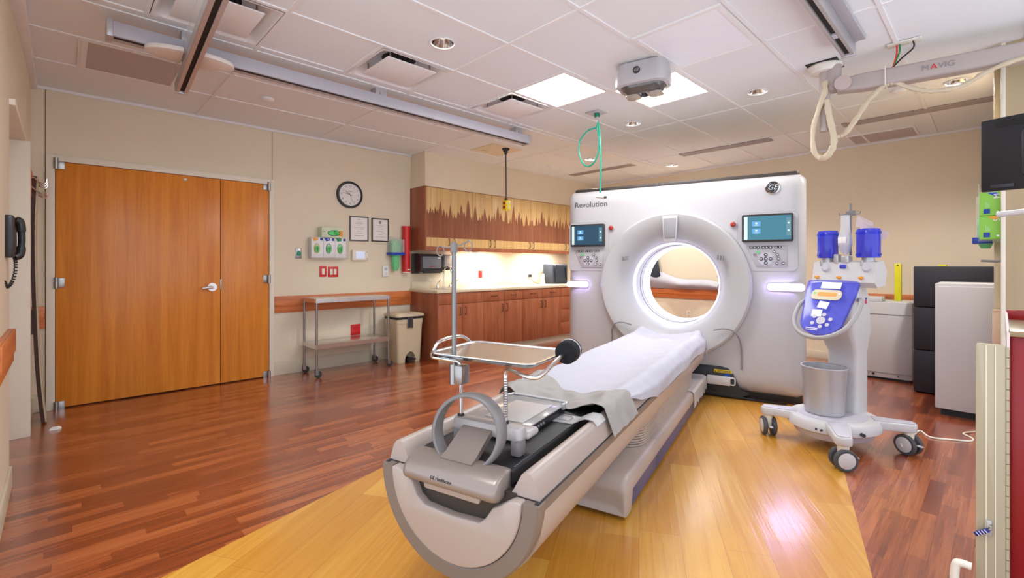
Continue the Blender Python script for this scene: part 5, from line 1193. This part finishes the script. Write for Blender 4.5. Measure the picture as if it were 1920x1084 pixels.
# ================================================================== CEILING EQUIPMENT
# lift beams
bm_ = thing('lift_beam', 'long grey ceiling beam running along the left side of the room', 'beam', (1.97, 3.66, H))
b = B(); b.box(0.20, 3.74, 3.60, 3.70, 2.585, 2.675, 0.006); part('rail', b, M_beamblue, bm_)
b = B(); b.box(0.22, 3.72, 3.615, 3.640, 2.582, 2.587); part('slot', b, M_slot, bm_)
for x in (0.6, 1.95, 3.60):
    b = B(); b.box(x-0.05, x+0.05, 3.62, 3.72, 2.672, 2.742, 0.003); b.cyl((x, 3.605, 2.69), (x, 3.64, 2.69), 0.02); part('bracket', b, M_alu, bm_)
for x0, x1 in ((0.185, 0.215), (3.725, 3.755)):
    b = B(); b.box(x0, x1, 3.592, 3.708, 2.578, 2.682, 0.004); part('end_cap', b, M_silver, bm_)
cr = thing('lift_rail', 'cross rail with a dark slot at the top left, under the long grey beam', 'rail', (0, -1.4, 2.5), 'R')
RL = -2.9
b = B(); b.box(-0.038, -0.024, RL, 0, 2.505, 2.575, 0.002); b.box(0.024, 0.038, RL, 0, 2.505, 2.575, 0.002); b.box(-0.037, 0.037, RL, -0.001, 2.561, 2.576, 0.002); b.box(-0.037, -0.014, RL, -0.001, 2.503, 2.509); b.box(0.014, 0.037, RL, -0.001, 2.503, 2.509); part('rail', b, M_alu, cr)
b = B(); b.box(-0.016, 0.016, RL, -0.02, 2.515, 2.55); part('slot', b, M_slot, cr)
b = B(); b.box(-0.041, 0.041, -0.005, 0.015, 2.50, 2.578, 0.003); part('end_cap', b, M_alu, cr)
b = B(); b.box(-0.045, -0.041, RL, -0.04, 2.50, 2.66); part('side_panel', b, mat('frost_panel', (0.75, 0.70, 0.66), 0.3, alpha=0.22), cr)
for sg in (-1, 1):
    b = B(); cxx = sg*0.05
    hs = [(cxx+sg*0.19*sin(t), -0.585-0.115*cos(t)) for t in [PI*i/16 for i in range(17)]]
    b.prism(hs, 2.553, 2.580, 'z', 0.004); part('trolley_cover', b, mat('trolley_white', (0.74, 0.68, 0.64), 0.4), cr)
b = B(); b.box(-0.06, 0.06, -0.64, -0.48, 2.565, 2.60, 0.004); part('trolley', b, M_silver, cr)
rr_ = thing('lift_beam', 'short ceiling beam with a dark slot at the top right, ending by the arm mount', 'beam', (2.9, 0.69, H))
b = B(); b.box(1.2, 3.80, 0.655, 0.675, 2.64, 2.73, 0.002); b.box(1.2, 3.80, 0.705, 0.725, 2.64, 2.73, 0.002); b.box(1.2, 3.80, 0.655, 0.725, 2.71, 2.735, 0.002); part('rail', b, M_alu, rr_)
b = B(); b.box(1.2, 3.79, 0.675, 0.705, 2.655, 2.70); part('slot', b, M_slot, rr_)
b = B(); b.box(3.795, 3.815, 0.65, 0.73, 2.635, 2.737, 0.003); part('end_cap', b, M_alu, rr_)
b = B(); b.box(3.40, 3.46, 0.676, 0.704, 2.640, 2.66, 0.003); part('carriage', b, M_lilac, rr_)
b = B(); b.box(1.2, 3.80, 0.595, 0.655, 2.72, 2.738, 0.002); part('flange', b, M_beamblue, rr_)
# ceiling camera (T frame)
pc = thing('ceiling_camera', 'white rounded camera unit with a dark lens window under the ceiling lights', 'camera', (3.52, 0.95, H), 'T')
sec = lambda e, z, y0=0.745, y1=1.135, a0=3.39, a1=3.66, r=0.075: [(a, y, z) for a, y in rrect(a0+e, a1-e, y0+e, y1-e, r, 7)]
b = B(); b.loft([sec(0.03, 2.739), sec(0.015, 2.73), sec(0.004, 2.66), sec(0.0, 2.60), sec(0.006, 2.575), sec(0.03, 2.568), sec(0.04, 2.58)]); part('housing', b, M_white, pc)
b = B(); b.loft([sec(0.032, 2.60), sec(0.034, 2.57), sec(0.05, 2.535), sec(0.075, 2.52), sec(0.1, 2.518)]); part('window', b, mat('lens_window', (0.10, 0.09, 0.09), 0.1, coat=0.5), pc)
for y0, y1 in ((0.80, 0.905), (0.965, 1.07)):
    b = B(); b.prism(rrect(3.475, 3.60, y0, y1, 0.035, 5), 2.510, 2.519, 'z', 0.002); part('lens_panel', b, mat('window_tan', (0.36, 0.30, 0.24), 0.25), pc)
b = B(); b.box(3.50, 3.56, 0.918, 0.95, 2.507, 2.519, 0.004); part('lens', b, M_ink, pc)
b = B(); b.cyl((3.392, 0.955, 2.66), (3.386, 0.955, 2.66), 0.026, seg=28); em = part('emblem_disc', b, M_ink, pc, 'round monogram emblem')
text('monogram', 'GE', 0.030, (3.3852, 0.955, 2.66), (0, -1, 0), (0, 0, 1), M_steel, em, shear=0.3)
# green hose
hs_ = thing('air_hose', 'green hose hanging in a loop from the ceiling in front of the gantry', 'hose', (3.805, 2.74, 1.9))
b = B(); b.box(3.73, 3.88, 2.67, 2.82, H-0.006, H-0.0005, 0.002); part('ceiling_plate', b, M_lilac, hs_)
b = B(); b.cyl((3.805, 2.74, 2.735), (3.805, 2.735, 2.70), 0.028, seg=16); part('outlet_valve', b, mat('dark_green', (0.0, 0.16, 0.10), 0.35), hs_)
b = B(); b.cyl((3.805, 2.735, 2.70), (3.805, 2.73, 2.645), 0.015, seg=14); b.tube([(3.805+0.022*cos(t), 2.73, 2.655+0.022*sin(t)) for t in [2*PI*i/12 for i in range(12)]], 0.004, 8, closed=True, sub=0); part('coupling', b, M_chrome, hs_)
b = B(); b.tube([(3.805, 2.732, 2.66), (3.803, 2.745, 2.60), (3.80, 2.85, 2.585), (3.80, 2.945, 2.50), (3.80, 2.955, 2.38), (3.80, 2.91, 2.27), (3.80, 2.84, 2.225), (3.80, 2.765, 2.26), (3.80, 2.715, 2.36), (3.80, 2.71, 2.48), (3.80, 2.73, 2.58), (3.805, 2.728, 2.64)], 0.0085, 10, sub=8); part('hose_loop', b, M_teal, hs_)
b = B(); b.tube([(3.808, 2.728, 2.65), (3.80, 2.705, 2.55), (3.79, 2.685, 2.40), (3.79, 2.682, 2.2), (3.79, 2.69, 1.94)], 0.0085, 10, sub=8); part('hose_drop', b, M_teal, hs_)
b = B(); b.cyl((3.79, 2.69, 1.94), (3.79, 2.69, 1.92), 0.009, seg=12); b.cyl((3.79, 2.735, 1.915), (3.79, 2.64, 1.895), 0.017, seg=14); cn = part('connector', b, M_hold, hs_)
b = B(); b.cyl((3.79, 2.64, 1.895), (3.79, 2.62, 1.891), 0.011, seg=12); part('connector_tip', b, M_ink, cn)
# suspension arm
sa = thing('suspension_arm', 'long beige ceiling arm reaching right from its ceiling mount', 'ceiling arm', (4.14, 0.89, H))
b = B(); b.box(4.03, 4.27, 0.80, 1.0, H-0.002, H+0.003); part('ceiling_opening', b, M_slot, sa)
b = B(); b.lathe([(0.115, H-0.002), (0.115, H-0.012), (0.10, H-0.025), (0.09, H-0.05), (0.055, H-0.06)], (4.16, 0.90, 0), seg=32); part('flange', b, M_hold, sa)
b = B(); b.cyl((4.13, 0.895, H-0.05), (4.13, 0.895, 2.24), 0.034, seg=24); part('tube', b, M_armpaint, sa)
b = B(); b.cyl((4.145, 0.845, H-0.02), (4.145, 0.845, 2.53), 0.052, seg=28); part('swivel', b, M_armpaint, sa)
def asec(p, hw, z0, z1):
    d = (Vector((4.40, -0.9))-Vector((4.145, 0.845))).normalized(); nrm = Vector((-d.y, d.x))
    return [(p[0]+nrm.x*u, p[1]+nrm.y*u, z) for u, z in rrect(-hw, hw, z0, z1, 0.02, 4)]
b = B(); b.loft([asec((4.145, 0.82), 0.05, 2.51, 2.605), asec((4.17, 0.66), 0.055, 2.495, 2.612), asec((4.42, -0.9), 0.055, 2.495, 2.612)])
ar = part('arm', b, M_armpaint, sa)
b = B(); b.cyl((4.09, 0.775, 2.558), (4.072, 0.772, 2.558), 0.052, seg=32); part('pivot_cap', b, mat('pivot_paint', (0.50, 0.40, 0.37), 0.4), sa)
dA = Vector((4.285, -0.022, 0))-Vector((4.145, 0.82, 0)); dA.normalize(); nA = Vector((dA.y, -dA.x, 0))
pA = Vector((4.145, 0.82, 2.556))+dA*0.555
if nA.x > 0: nA = -nA
text('word_mark', 'M', 0.052, pA+nA*0.0630-dA*0.068, dA, (0, 0, 1), M_greyink, ar, bold=0.0)
text('word_mark', 'A', 0.052, pA+nA*0.0630-dA*0.026, dA, (0, 0, 1), M_red, ar, bold=0.0)
text('word_mark', 'VIG', 0.052, pA+nA*0.0630+dA*0.037, dA, (0, 0, 1), M_greyink, ar, bold=0.0)
# cable sleeve
b = B(); ra = random.Random(2)
sp = [(4.10, 0.885, 2.60), (4.08, 0.885, 2.52), (4.09, 0.925, 2.40), (4.10, 0.96, 2.27), (4.10, 0.965, 2.14), (4.10, 0.945, 2.07), (4.10, 0.90, 2.035), (4.10, 0.855, 2.07), (4.10, 0.83, 2.16), (4.09, 0.855, 2.32), (4.09, 0.875, 2.46)]
b.tube(sp, [0.018+0.009*ra.random() for _ in range(60)], 10, sub=6, flat=0.75)
sv = thing('cable_sleeve', 'cream fabric cable sleeve looping down from the ceiling arm', 'cable sleeve', (4.12, 0.7, 2.3)); part('loop', b, M_sleeve, sv)
b = B(); b.tube([(4.10, 0.84, 2.19), (4.12, 0.80, 2.185), (4.13, 0.76, 2.21), (4.14, 0.70, 2.30), (4.14, 0.64, 2.40), (4.15, 0.575, 2.475), (4.16, 0.53, 2.505), (4.17, 0.48, 2.500), (4.18, 0.41, 2.45), (4.19, 0.30, 2.40), (4.21, 0.16, 2.40), (4.22, 0.03, 2.465), (4.23, -0.10, 2.50), (4.26, -0.25, 2.50), (4.33, -0.42, 2.49), (4.40, -0.6, 2.495)], [0.016+0.009*ra.random() for _ in range(80)], 10, sub=6, flat=0.7); part('run', b, M_sleeve, sv)
b = B(); b.tube([(4.12, 0.535, 2.49), (4.12, 0.537, 2.62), (4.25, 0.54, 2.62), (4.25, 0.54, 2.495)], 0.004, 6, closed=True, sub=0); part('tie', b, M_cream, sv)
# small cables out of the ceiling
cb_ = thing('ceiling_cables', 'red, green and black cables dropping from a ceiling box onto the arm', 'cables', (4.1, 0.42, H))
b = B(); b.box(4.05, 4.13, 0.34, 0.52, H-0.008, H-0.0005, 0.002); part('box_plate', b, M_hold, cb_)
for k, (m, yo) in enumerate(((M_red, 0.47), (mat('cable_green', (0.0, 0.22, 0.06), 0.4), 0.455), (M_black, 0.385))):
    b = B(); b.tube([(4.09, yo, H-0.006), (4.10, yo+0.0, H-0.05), (4.13, yo*0.4+0.6*0.49, 2.65), (4.16, 0.50, 2.612), (4.17, 0.52, 2.608)], 0.005, 8, sub=5); part('cable', b, m, cb_)
# monitor seen from behind
mo = thing('monitor', 'black monitor seen from behind at the right edge', 'monitor', (3.6, -0.15, 1.62))
Mm = Matrix.Translation((3.6, 0.056, 1.63)) @ Matrix.Rotation(rad(-90-16), 4, 'Z')
b = B(); b.box(0.0, 0.62, -0.012, 0.022, 0.0, 0.386, 0.008, M=Mm); part('back_shell', b, M_black, mo)
b = B(); b.box(0.16, 0.46, -0.055, -0.01, 0.06, 0.30, 0.02, M=Mm); part('rear_cover', b, mat('monitor_grey', (0.03, 0.03, 0.033), 0.4), mo)
for k in range(7):
    b = B(); b.box(0.06, 0.40, -0.0145, -0.0115, 0.335+k*0.005, 0.338+k*0.005, M=Mm); part('vent_slot', b, M_slot, mo)
b = B(); b.box(0.01, 0.61, 0.0215, 0.0235, 0.012, 0.375, M=Mm); part('screen', b, M_glass, mo)
b = B(); b.box(0.04, 0.13, -0.018, -0.011, 0.012, 0.034, 0.003, M=Mm); part('button_strip', b, M_charcoal, mo)
b = B(); b.tube([(3.62, -0.005, 1.506), (3.58, -0.10, 1.512), (3.53, -0.30, 1.52), (3.50, -0.50, 1.52), (3.50, -0.52, 1.65)], [0.015, 0.02, 0.024, 0.026], 14, sub=6); part('handle', b, M_white2, mo, 'white tapered handle')

# ================================================================== RIGHT SIDE
# glove boxes and hook on the wall corner
rh = thing('glove_rack', 'clear rack holding two green glove boxes at the wall corner on the right', 'holder', (4.66, 0.03, 1.40))
b = B(); b.box(4.60, 4.84, 0.085, 0.089, 1.42, 1.80); b.box(4.60, 4.84, -0.02, 0.089, 1.405, 1.412); part('clear_frame', b, M_clear, rh)
def side_box(z0, z1, word, acc, label):
    t = thing('glove_box', label, 'box', (4.7, 0.03, z0), group='green glove boxes at the wall corner')
    b = B(); b.box(4.60, 4.84, -0.02, 0.082, z0, z1, 0.002); part('carton', b, M_greenbox, t)
    b = B(); b.box(4.5985, 4.6005, 0.030, 0.062, z0+0.012, z0+0.045); part('brand_square', b, M_navy, t)
    b = B(); b.prism([(0.045, z1-0.004), (0.0, z1-0.004), (-0.012, z1-0.022), (0.0, z1-0.035)], 4.5985, 4.6005, 'x'); part('colour_flash', b, acc, t)
    text('size_letter', word, 0.045, (4.598, -0.004, z1-0.03), (0, 0, 1), (0, 1, 0), M_paper, t, ext=0.0003)
    b = B(); b.cyl((4.6, -0.008, z0+0.022), (4.598, -0.008, z0+0.022), 0.007, seg=12); part('print_dot', b, M_paper, t)
    for k in range(4):
        b = B(); b.box(4.5985, 4.6005, 0.05-0.006*k, 0.052-0.006*k, z0+0.055, z0+0.10-0.008*k); part('print_line', b, mat('pale_green_ink', (0.5, 0.75, 0.4), 0.5), t)
side_box(1.415, 1.575, 'S', M_orange, 'green glove box with an orange flash, lower one at the wall corner')
side_box(1.578, 1.738, 'M', M_bluestrip, 'green glove box with a blue flash, upper one at the wall corner')
mask_t = thing('mask_dispenser', 'clear dispenser with a blue band beside the green glove boxes', 'dispenser', (4.9, 0.05, 1.40))
b = B(); b.box(4.88, 5.02, 0.10, 0.104, 1.40, 1.74); b.box(4.88, 4.884, -0.03, 0.104, 1.40, 1.74); part('clear_case', b, M_clear, mask_t)
b = B(); b.box(4.87, 5.015, 0.02, 0.125, 1.395, 1.44, 0.004); part('blue_band', b, M_bluestrip, mask_t)
b = B(); b.lathe([(0.025, 1.36), (0.042, 1.40), (0.045, 1.5), (0.042, 1.58), (0.02, 1.62), (0.0, 1.622)], (4.94, 0.055, 0), seg=20); solo('mask_bundle', b, M_greenclear, 'green plastic masks beside the green glove boxes', 'masks', (4.94, 0.055, 1.36))
b = B(); b.tube([(4.585, -0.028, 1.41), (4.585, -0.028, 1.28), (4.585, -0.015, 1.263), (4.585, 0.02, 1.262), (4.585, 0.075, 1.266)], 0.008, 10, sub=5); b.cyl((4.60, -0.035, 1.405), (4.58, -0.028, 1.405), 0.012); solo('wall_hook', b, M_greyring, 'grey metal hook bar below the green glove boxes', 'hook', (4.585, -0.02, 1.26))
# cabinets against the far wall
w1 = thing('equipment_cabinet', 'low white equipment cabinet behind the injector', 'cabinet', (6.65, 0.82, 0))
b = B(); b.box(6.36, 6.95, 0.605, 1.046, 0.025, 0.835, 0.006); part('case', b, M_white2, w1)
b = B(); b.box(6.355, 6.362, 0.607, 1.044, 0.705, 0.709); b.box(6.355, 6.362, 0.607, 1.044, 0.078, 0.081); part('panel_seam', b, M_greyink, w1)
b = B(); b.box(6.40, 6.92, 0.64, 1.02, 0.0, 0.03); part('plinth', b, M_black, w1)
b = B(); b.cyl((6.36, 0.93, 0.056), (6.352, 0.93, 0.056), 0.013, seg=14); b.cyl((6.36, 0.97, 0.054), (6.354, 0.97, 0.054), 0.005, seg=10); b.cyl((6.36, 0.72, 0.054), (6.354, 0.72, 0.054), 0.006, seg=10); part('lock', b, M_ink, w1)
b = B(); b.box(6.40, 6.62, 0.86, 1.03, 0.836, 0.886, 0.008); solo('white_box', b, M_white2, 'flat white box on the low cabinet behind the injector', 'box', (6.5, 0.95, 0.836))
ds = thing('dark_cabinet', 'tall dark three-section cabinet standing beside the low white one', 'cabinet', (6.16, 0.28, 0))
for z0, z1 in ((0.01, 0.412), (0.418, 0.828), (0.834, 1.222)):
    b = B(); b.box(5.97, 6.345, 0.005, 0.56, z0, z1, 0.008); part('section', b, M_charcoal, ds)
w2 = thing('equipment_cabinet', 'tall white cabinet standing in front of the dark cabinet at right', 'cabinet', (5.5, 0.17, 0))
b = B(); b.box(5.215, 5.75, -0.01, 0.352, 0.055, 1.085, 0.006); part('case', b, M_white2, w2)
b = B(); b.box(5.20, 5.218, -0.01, 0.335, 0.058, 1.06, 0.004); part('front_panel', b, M_white2, w2)
b = B(); b.box(5.25, 5.72, 0.0, 0.32, 0.0, 0.056); part('plinth', b, M_black, w2)
b = B(); b.box(6.70, 6.80, 0.735, 0.79, 0.836, 1.25, 0.003); yp = thing('yellow_post', 'tall narrow yellow guide standing on the low white cabinet', 'post', (6.75, 0.76, 0.836)); part('post', b, M_lime, yp)
b = B(); b.cyl((6.70, 0.762, 1.232), (6.695, 0.762, 1.232), 0.008, seg=10); part('hole', b, M_ink, yp)
b = B(); b.box(6.08, 6.16, 0.33, 0.39, 1.223, 1.24, 0.002); solo('yellow_tag', b, M_lime, 'small yellow tag lying on top of the dark cabinet', 'tag', (6.1, 0.36, 1.223))
# things behind the scanner, seen through the bore
gr = []
for j in range(13):
    v = j/12.0; row = []
    for i in range(33):
        u = i/32.0; y = 4.25-1.35*u
        top = 1.24-0.30*u**0.6+0.03*sin(9*u); z = 0.86+(top-0.86)*v
        row.append((7.192-0.085*sin(PI*min(1, v*0.9+0.08))*(1+0.3*sin(14*u)), y, z))
    gr.append(row)
b = B(); b.sheet(gr, 0.012); solo('blanket', b, M_sheet, 'white blanket draped along the far wall rail, seen through the scanner bore', 'blanket', (7.15, 3.6, 0.86), ang=80)
b = B(); b.loft([[(7.13+0.05*cos(t)*k, 4.02+0.17*sin(t)*k+dy, z) for t in [2*PI*q/20 for q in range(20)]] for z, k, dy in ((1.02, 0.7, 0), (1.06, 0.95, 0), (1.30, 0.85, 0.02), (1.45, 0.7, 0.03), (1.50, 0.3, 0.03))]); solo('hanging_garment', b, M_bluecase, 'dark blue garment hanging on the far wall, seen through the left of the bore', 'garment', (7.13, 4.02, 1.02))
# red crash cart
cc = thing('crash_cart', 'red medical cart with a beige locking bar at the right edge', 'cart', (2.4, -0.3, 0))
b = B(); b.box(2.19, 2.66, -0.75, -0.030, 0.12, 1.010, 0.006); part('body', b, M_redpaint, cc)
b = B(); b.box(2.17, 2.66, -0.75, -0.028, 1.008, 1.026, 0.003); part('top', b, mat('cart_top_reflection', (0.30, 0.21, 0.12), 0.3), cc)  # brown reflection in the cart top is put into its base colour
b = B(); b.box(2.635, 2.66, -0.75, -0.028, 1.022, 1.062, 0.003); b.box(2.18, 2.66, -0.75, -0.735, 1.022, 1.062, 0.003); part('rim', b, M_redpaint, cc)
b = B(); b.loft([[(x, y, z) for y, z in ((-0.030, zz), (-0.0235, zz), (-0.0235, 0.965), (-0.030, 0.965))] for x, zz in ((2.17, 1.02), (2.66, 1.055))]); part('side_guard', b, mat('guard_pink', (0.72, 0.60, 0.58), 0.4), cc)
for k in range(4):
    z0 = 0.15+k*0.21; b = B(); b.box(2.178, 2.192, -0.74, -0.085, z0, z0+0.204, 0.004); dr = part('drawer', b, M_redpaint, cc)
    b = B(); b.box(2.16, 2.18, -0.55, -0.24, z0+0.15, z0+0.172, 0.005); part('handle', b, M_steelb, dr)
for x in (2.28, 2.58):
    for y in (-0.66, -0.10):
        b = B(); b.cyl((x, y, 0.09), (x, y, 0.125), 0.02); b.box(x-0.02, x+0.02, y-0.017, y+0.017, 0.05, 0.1, 0.004); cs = part('caster', b, M_steelb, cc)
        b = B(); b.lathe([(0.01, -0.014), (0.046, -0.014), (0.052, -0.008), (0.052, 0.008), (0.046, 0.014), (0.01, 0.014)], (x, y, 0.052), (0, 1, 0), 24); part('wheel', b, M_rubber, cs)
b = B(); b.prism(rrect(-0.0205, 0.047, 0.15, 0.980, 0.008, 4), 2.165, 2.179, 'x', 0.003); lb = part('locking_bar', b, mat('bar_beige', (0.44, 0.38, 0.26), 0.4), cc, 'beige locking bar')
for y in (0.002, 0.023):
    b = B(); b.box(2.1635, 2.166, y-0.0009, y+0.0009, 0.155, 0.975); part('groove', b, M_cream, lb)
b = B()
for k in range(24):
    z = 0.16+k*0.034; b.cyl((2.172, -0.0245, z), (2.172, -0.0245, z+0.031), 0.0052, seg=10)
part('piano_hinge', b, mat('bar_beige', (0.44, 0.38, 0.26), 0.4), cc)
b = B(); b.box(2.155, 2.166, 0.010, 0.022, 0.36, 0.41, 0.003); part('hasp', b, M_silver, lb)
b = B(); b.tube([(2.14, 0.056, 0.25), (2.14, 0.082, 0.25), (2.14, 0.094, 0.235), (2.14, 0.096, 0.15), (2.14, 0.08, 0.06), (2.14, -0.02, 0.06), (2.14, -0.04, 0.12)], 0.012, 12, sub=6); b.box(2.13, 2.27, -0.05, -0.03, 0.10, 0.14, 0.004); part('push_loop', b, M_cream, cc)
sl = thing('lock_seal', 'blue plastic seal hooked on the beige locking bar of the red cart', 'seal', (2.15, 0.02, 0.36))
SM = Matrix.Translation((2.150, 0.033, 0.368)) @ Matrix.Rotation(rad(90), 4, 'Z') @ Matrix.Rotation(rad(40), 4, 'Y')
b = B(); b.box(-0.021, 0.021, -0.006, 0.002, -0.0065, 0.0065, 0.002, M=SM); part('tag', b, mat('seal_blue', (0.01, 0.02, 0.20), 0.3), sl)
b = B(); b.box(-0.030, -0.020, -0.003, 0.000, -0.003, 0.003, 0.001, M=SM); b.tube([(2.150, 0.018, 0.386), (2.142, 0.014, 0.396), (2.150, 0.010, 0.400), (2.158, 0.014, 0.390)], 0.0018, 6, sub=4); part('wire', b, M_steelb, sl)
for k in range(4):
    b = B(); b.box(-0.001, 0.001, 0.0015, 0.003, -0.006, 0.006, M=SM @ Matrix.Translation((-0.012+0.008*k, 0, 0))); part('print_line', b, M_paper, sl)

# ================================================================== LEFT SIDE
wph = thing('wall_telephone', 'black wall telephone with coiled cord at the left edge', 'telephone', (-0.2, 3.62, 1.38))
b = B(); b.box(-0.221, -0.180, 3.52, 3.68, 1.275, 1.495, 0.010); part('base', b, mat('phone_black', (0.02, 0.02, 0.022), 0.3), wph)
b = B(); b.box(-0.182, -0.176, 3.545, 3.655, 1.30, 1.42, 0.003); part('keypad', b, M_charcoal, wph)
b = B(); b.tube([(-0.180, 3.645, 1.478), (-0.164, 3.65, 1.465), (-0.158, 3.652, 1.40), (-0.158, 3.652, 1.36), (-0.164, 3.65, 1.295), (-0.182, 3.645, 1.280)], [0.020, 0.019, 0.015, 0.015, 0.019, 0.020], 12, sub=6); part('handset', b, mat('phone_black', (0.02, 0.02, 0.022), 0.3), wph)
b = B(); cp = crom([Vector(p) for p in ((-0.185, 3.66, 1.28), (-0.180, 3.66, 1.245), (-0.183, 3.66, 1.19), (-0.195, 3.65, 1.14), (-0.208, 3.60, 1.12), (-0.212, 3.50, 1.15))], 14)
coil = [p+Vector((0.006*cos(i*1.57), 0.004*cos(i*1.57), 0.006*sin(i*1.57))) for i, p in enumerate(cp)]
b.tube(coil, 0.0032, 6, sub=2); part('coiled_cord', b, M_ink, wph)
hr = thing('coat_hooks', 'dark wood hook board with steel hooks on the wall left of the doors', 'coat hooks', (-0.19, 5.2, 1.86))
b = B(); b.box(-0.19, -0.168, 5.02, 5.42, 1.76, 1.96, 0.004); part('board', b, M_cherryh, hr)
for y in (5.08, 5.22, 5.36):
    b = B(); b.tube([(-0.168, y, 1.90), (-0.15, y, 1.90), (-0.13, y, 1.87), (-0.10, y, 1.86), (-0.088, y, 1.875), (-0.085, y, 1.90)], 0.006, 8, sub=4); b.tube([(-0.168, y, 1.83), (-0.145, y, 1.805), (-0.115, y, 1.785), (-0.092, y, 1.79), (-0.085, y, 1.815)], 0.006, 8, sub=4); part('hook', b, M_steel, hr)
def board(dx, y0, y1, m, th, label, name):
    P = [(-0.164, 1.92), (-0.172, 1.70), (-0.176, 1.52), (-0.175, 1.30), (-0.172, 1.12), (-0.164, 0.81), (-0.152, 0.47), (-0.135, 0.20), (-0.118, 0.012)]
    pp = crom([Vector((x+dx, 0, z)) for x, z in P], 5)
    b = B(); b.loft([[(p.x, y0+0.02, p.z), (p.x+th, y0+0.02, p.z), (p.x+th, y1, p.z), (p.x, y1, p.z)] for p in pp]); return solo(name, b, m, label, 'board', (-0.15, (y0+y1)/2, 0.012))
board(0.0, 5.10, 5.30, M_woodbox, 0.021, 'long thin dark curved board hanging edge-on left of the double doors', 'transfer_board')
board(0.0225, 5.12, 5.30, M_beige, 0.008, 'long thin beige curved board hanging beside the dark one', 'transfer_board')
b = B(); b.box(-0.186, -0.178, 5.0, 5.14, 0.05, 1.72, 0.002); solo('lead_apron', b, M_charcoal, 'dark apron hanging flat on the wall behind the curved boards', 'apron', (-0.18, 5.07, 0.05))
b = B(); b.loft([[(-0.037+0.03*cos(t)*k+0.01*sin(3*t), 4.896+0.022*sin(t)*k, z) for t in [2*PI*i/10 for i in range(10)]] for z, k in ((0.001, 1.0), (0.014, 0.9), (0.024, 0.4))]); solo('paper_scrap', b, M_paper, 'small white scrap on the dark floor in front of the double doors', 'scrap', (-0.037, 4.896, 0))

# ================================================================== LIGHT, SKY, CAMERA
def area(name, loc, size, power, col=(1, 1, 1), rot=(0, 0, 0), sy=None):
    l = bpy.data.lights.new(name, 'AREA'); l.energy = power; l.color = col; l.shape = 'RECTANGLE'; l.size = size; l.size_y = sy or size
    o = bpy.data.objects.new(name, l); COL.objects.link(o); o.location = loc; o.rotation_euler = rot
    return o
area('panel_or_fill_lamp', (3.105, 2.62, H-0.004), 0.55, 15, (0.94, 0.97, 1.0))
area('panel_or_fill_lamp', (3.73, 2.01, H-0.004), 0.55, 15, (0.94, 0.97, 1.0))
# unseen fill lamps added at ceiling height around the camera
for p in ((1.58, -0.5), (0.3, 1.4)):
    area('panel_or_fill_lamp', (p[0], p[1], H-0.02), 0.55, 10 if p[0] > 1 else 24, (0.94, 0.97, 1.0))
for x, y in DOWN:
    l = bpy.data.lights.new('downlight_lamp', 'SPOT'); l.energy = 125 if x > 5.0 else 16; l.spot_size = rad(150); l.spot_blend = 0.7; l.shadow_soft_size = 0.05; l.color = (1, 0.97, 0.92)
    o = bpy.data.objects.new('downlight_lamp', l); COL.objects.link(o); o.location = (x, y, H-0.005)
area('strip_lamp', (4.63, 5.32, 1.447), 0.64, 13, (1, 0.92, 0.80), sy=0.06)
area('strip_lamp', (5.95, 5.32, 1.447), 0.74, 14, (1, 0.92, 0.80), sy=0.06)
w = bpy.data.worlds.new('World'); SC.world = w; w.use_nodes = True
wn = w.node_tree.nodes; wl = w.node_tree.links; bg = wn['Background']
wtc = wn.new('ShaderNodeTexCoord'); wsx = wn.new('ShaderNodeSeparateXYZ'); wl.new(wtc.outputs['Generated'], wsx.inputs[0])
wmr = wn.new('ShaderNodeMapRange'); wmr.inputs['From Min'].default_value = -0.5; wmr.inputs['From Max'].default_value = 0.3
wmr.inputs['To Min'].default_value = 2.6; wmr.inputs['To Max'].default_value = 1.5
wl.new(wsx.outputs['Z'], wmr.inputs['Value']); wl.new(wmr.outputs[0], bg.inputs['Strength'])
bg.inputs['Color'].default_value = (0.87, 0.95, 1.06, 1)
cam = bpy.data.cameras.new('Camera'); co = bpy.data.objects.new('Camera', cam); COL.objects.link(co)
cam.sensor_fit = 'HORIZONTAL'; cam.sensor_width = 36.0; cam.lens = 875/1920*36.0
cam.shift_y = (497-542)/1920.0; cam.clip_start = 0.02
co.location = (0, 0, 1.236); co.rotation_euler = (PI/2, 0, rad(46.06)-PI/2)
SC.camera = co
vs = SC.view_settings; vs.view_transform = 'Standard'; vs.look = 'None'; vs.gamma = 1.0; vs.exposure = 0.08
try: vs.use_curve_mapping = False
except Exception: pass
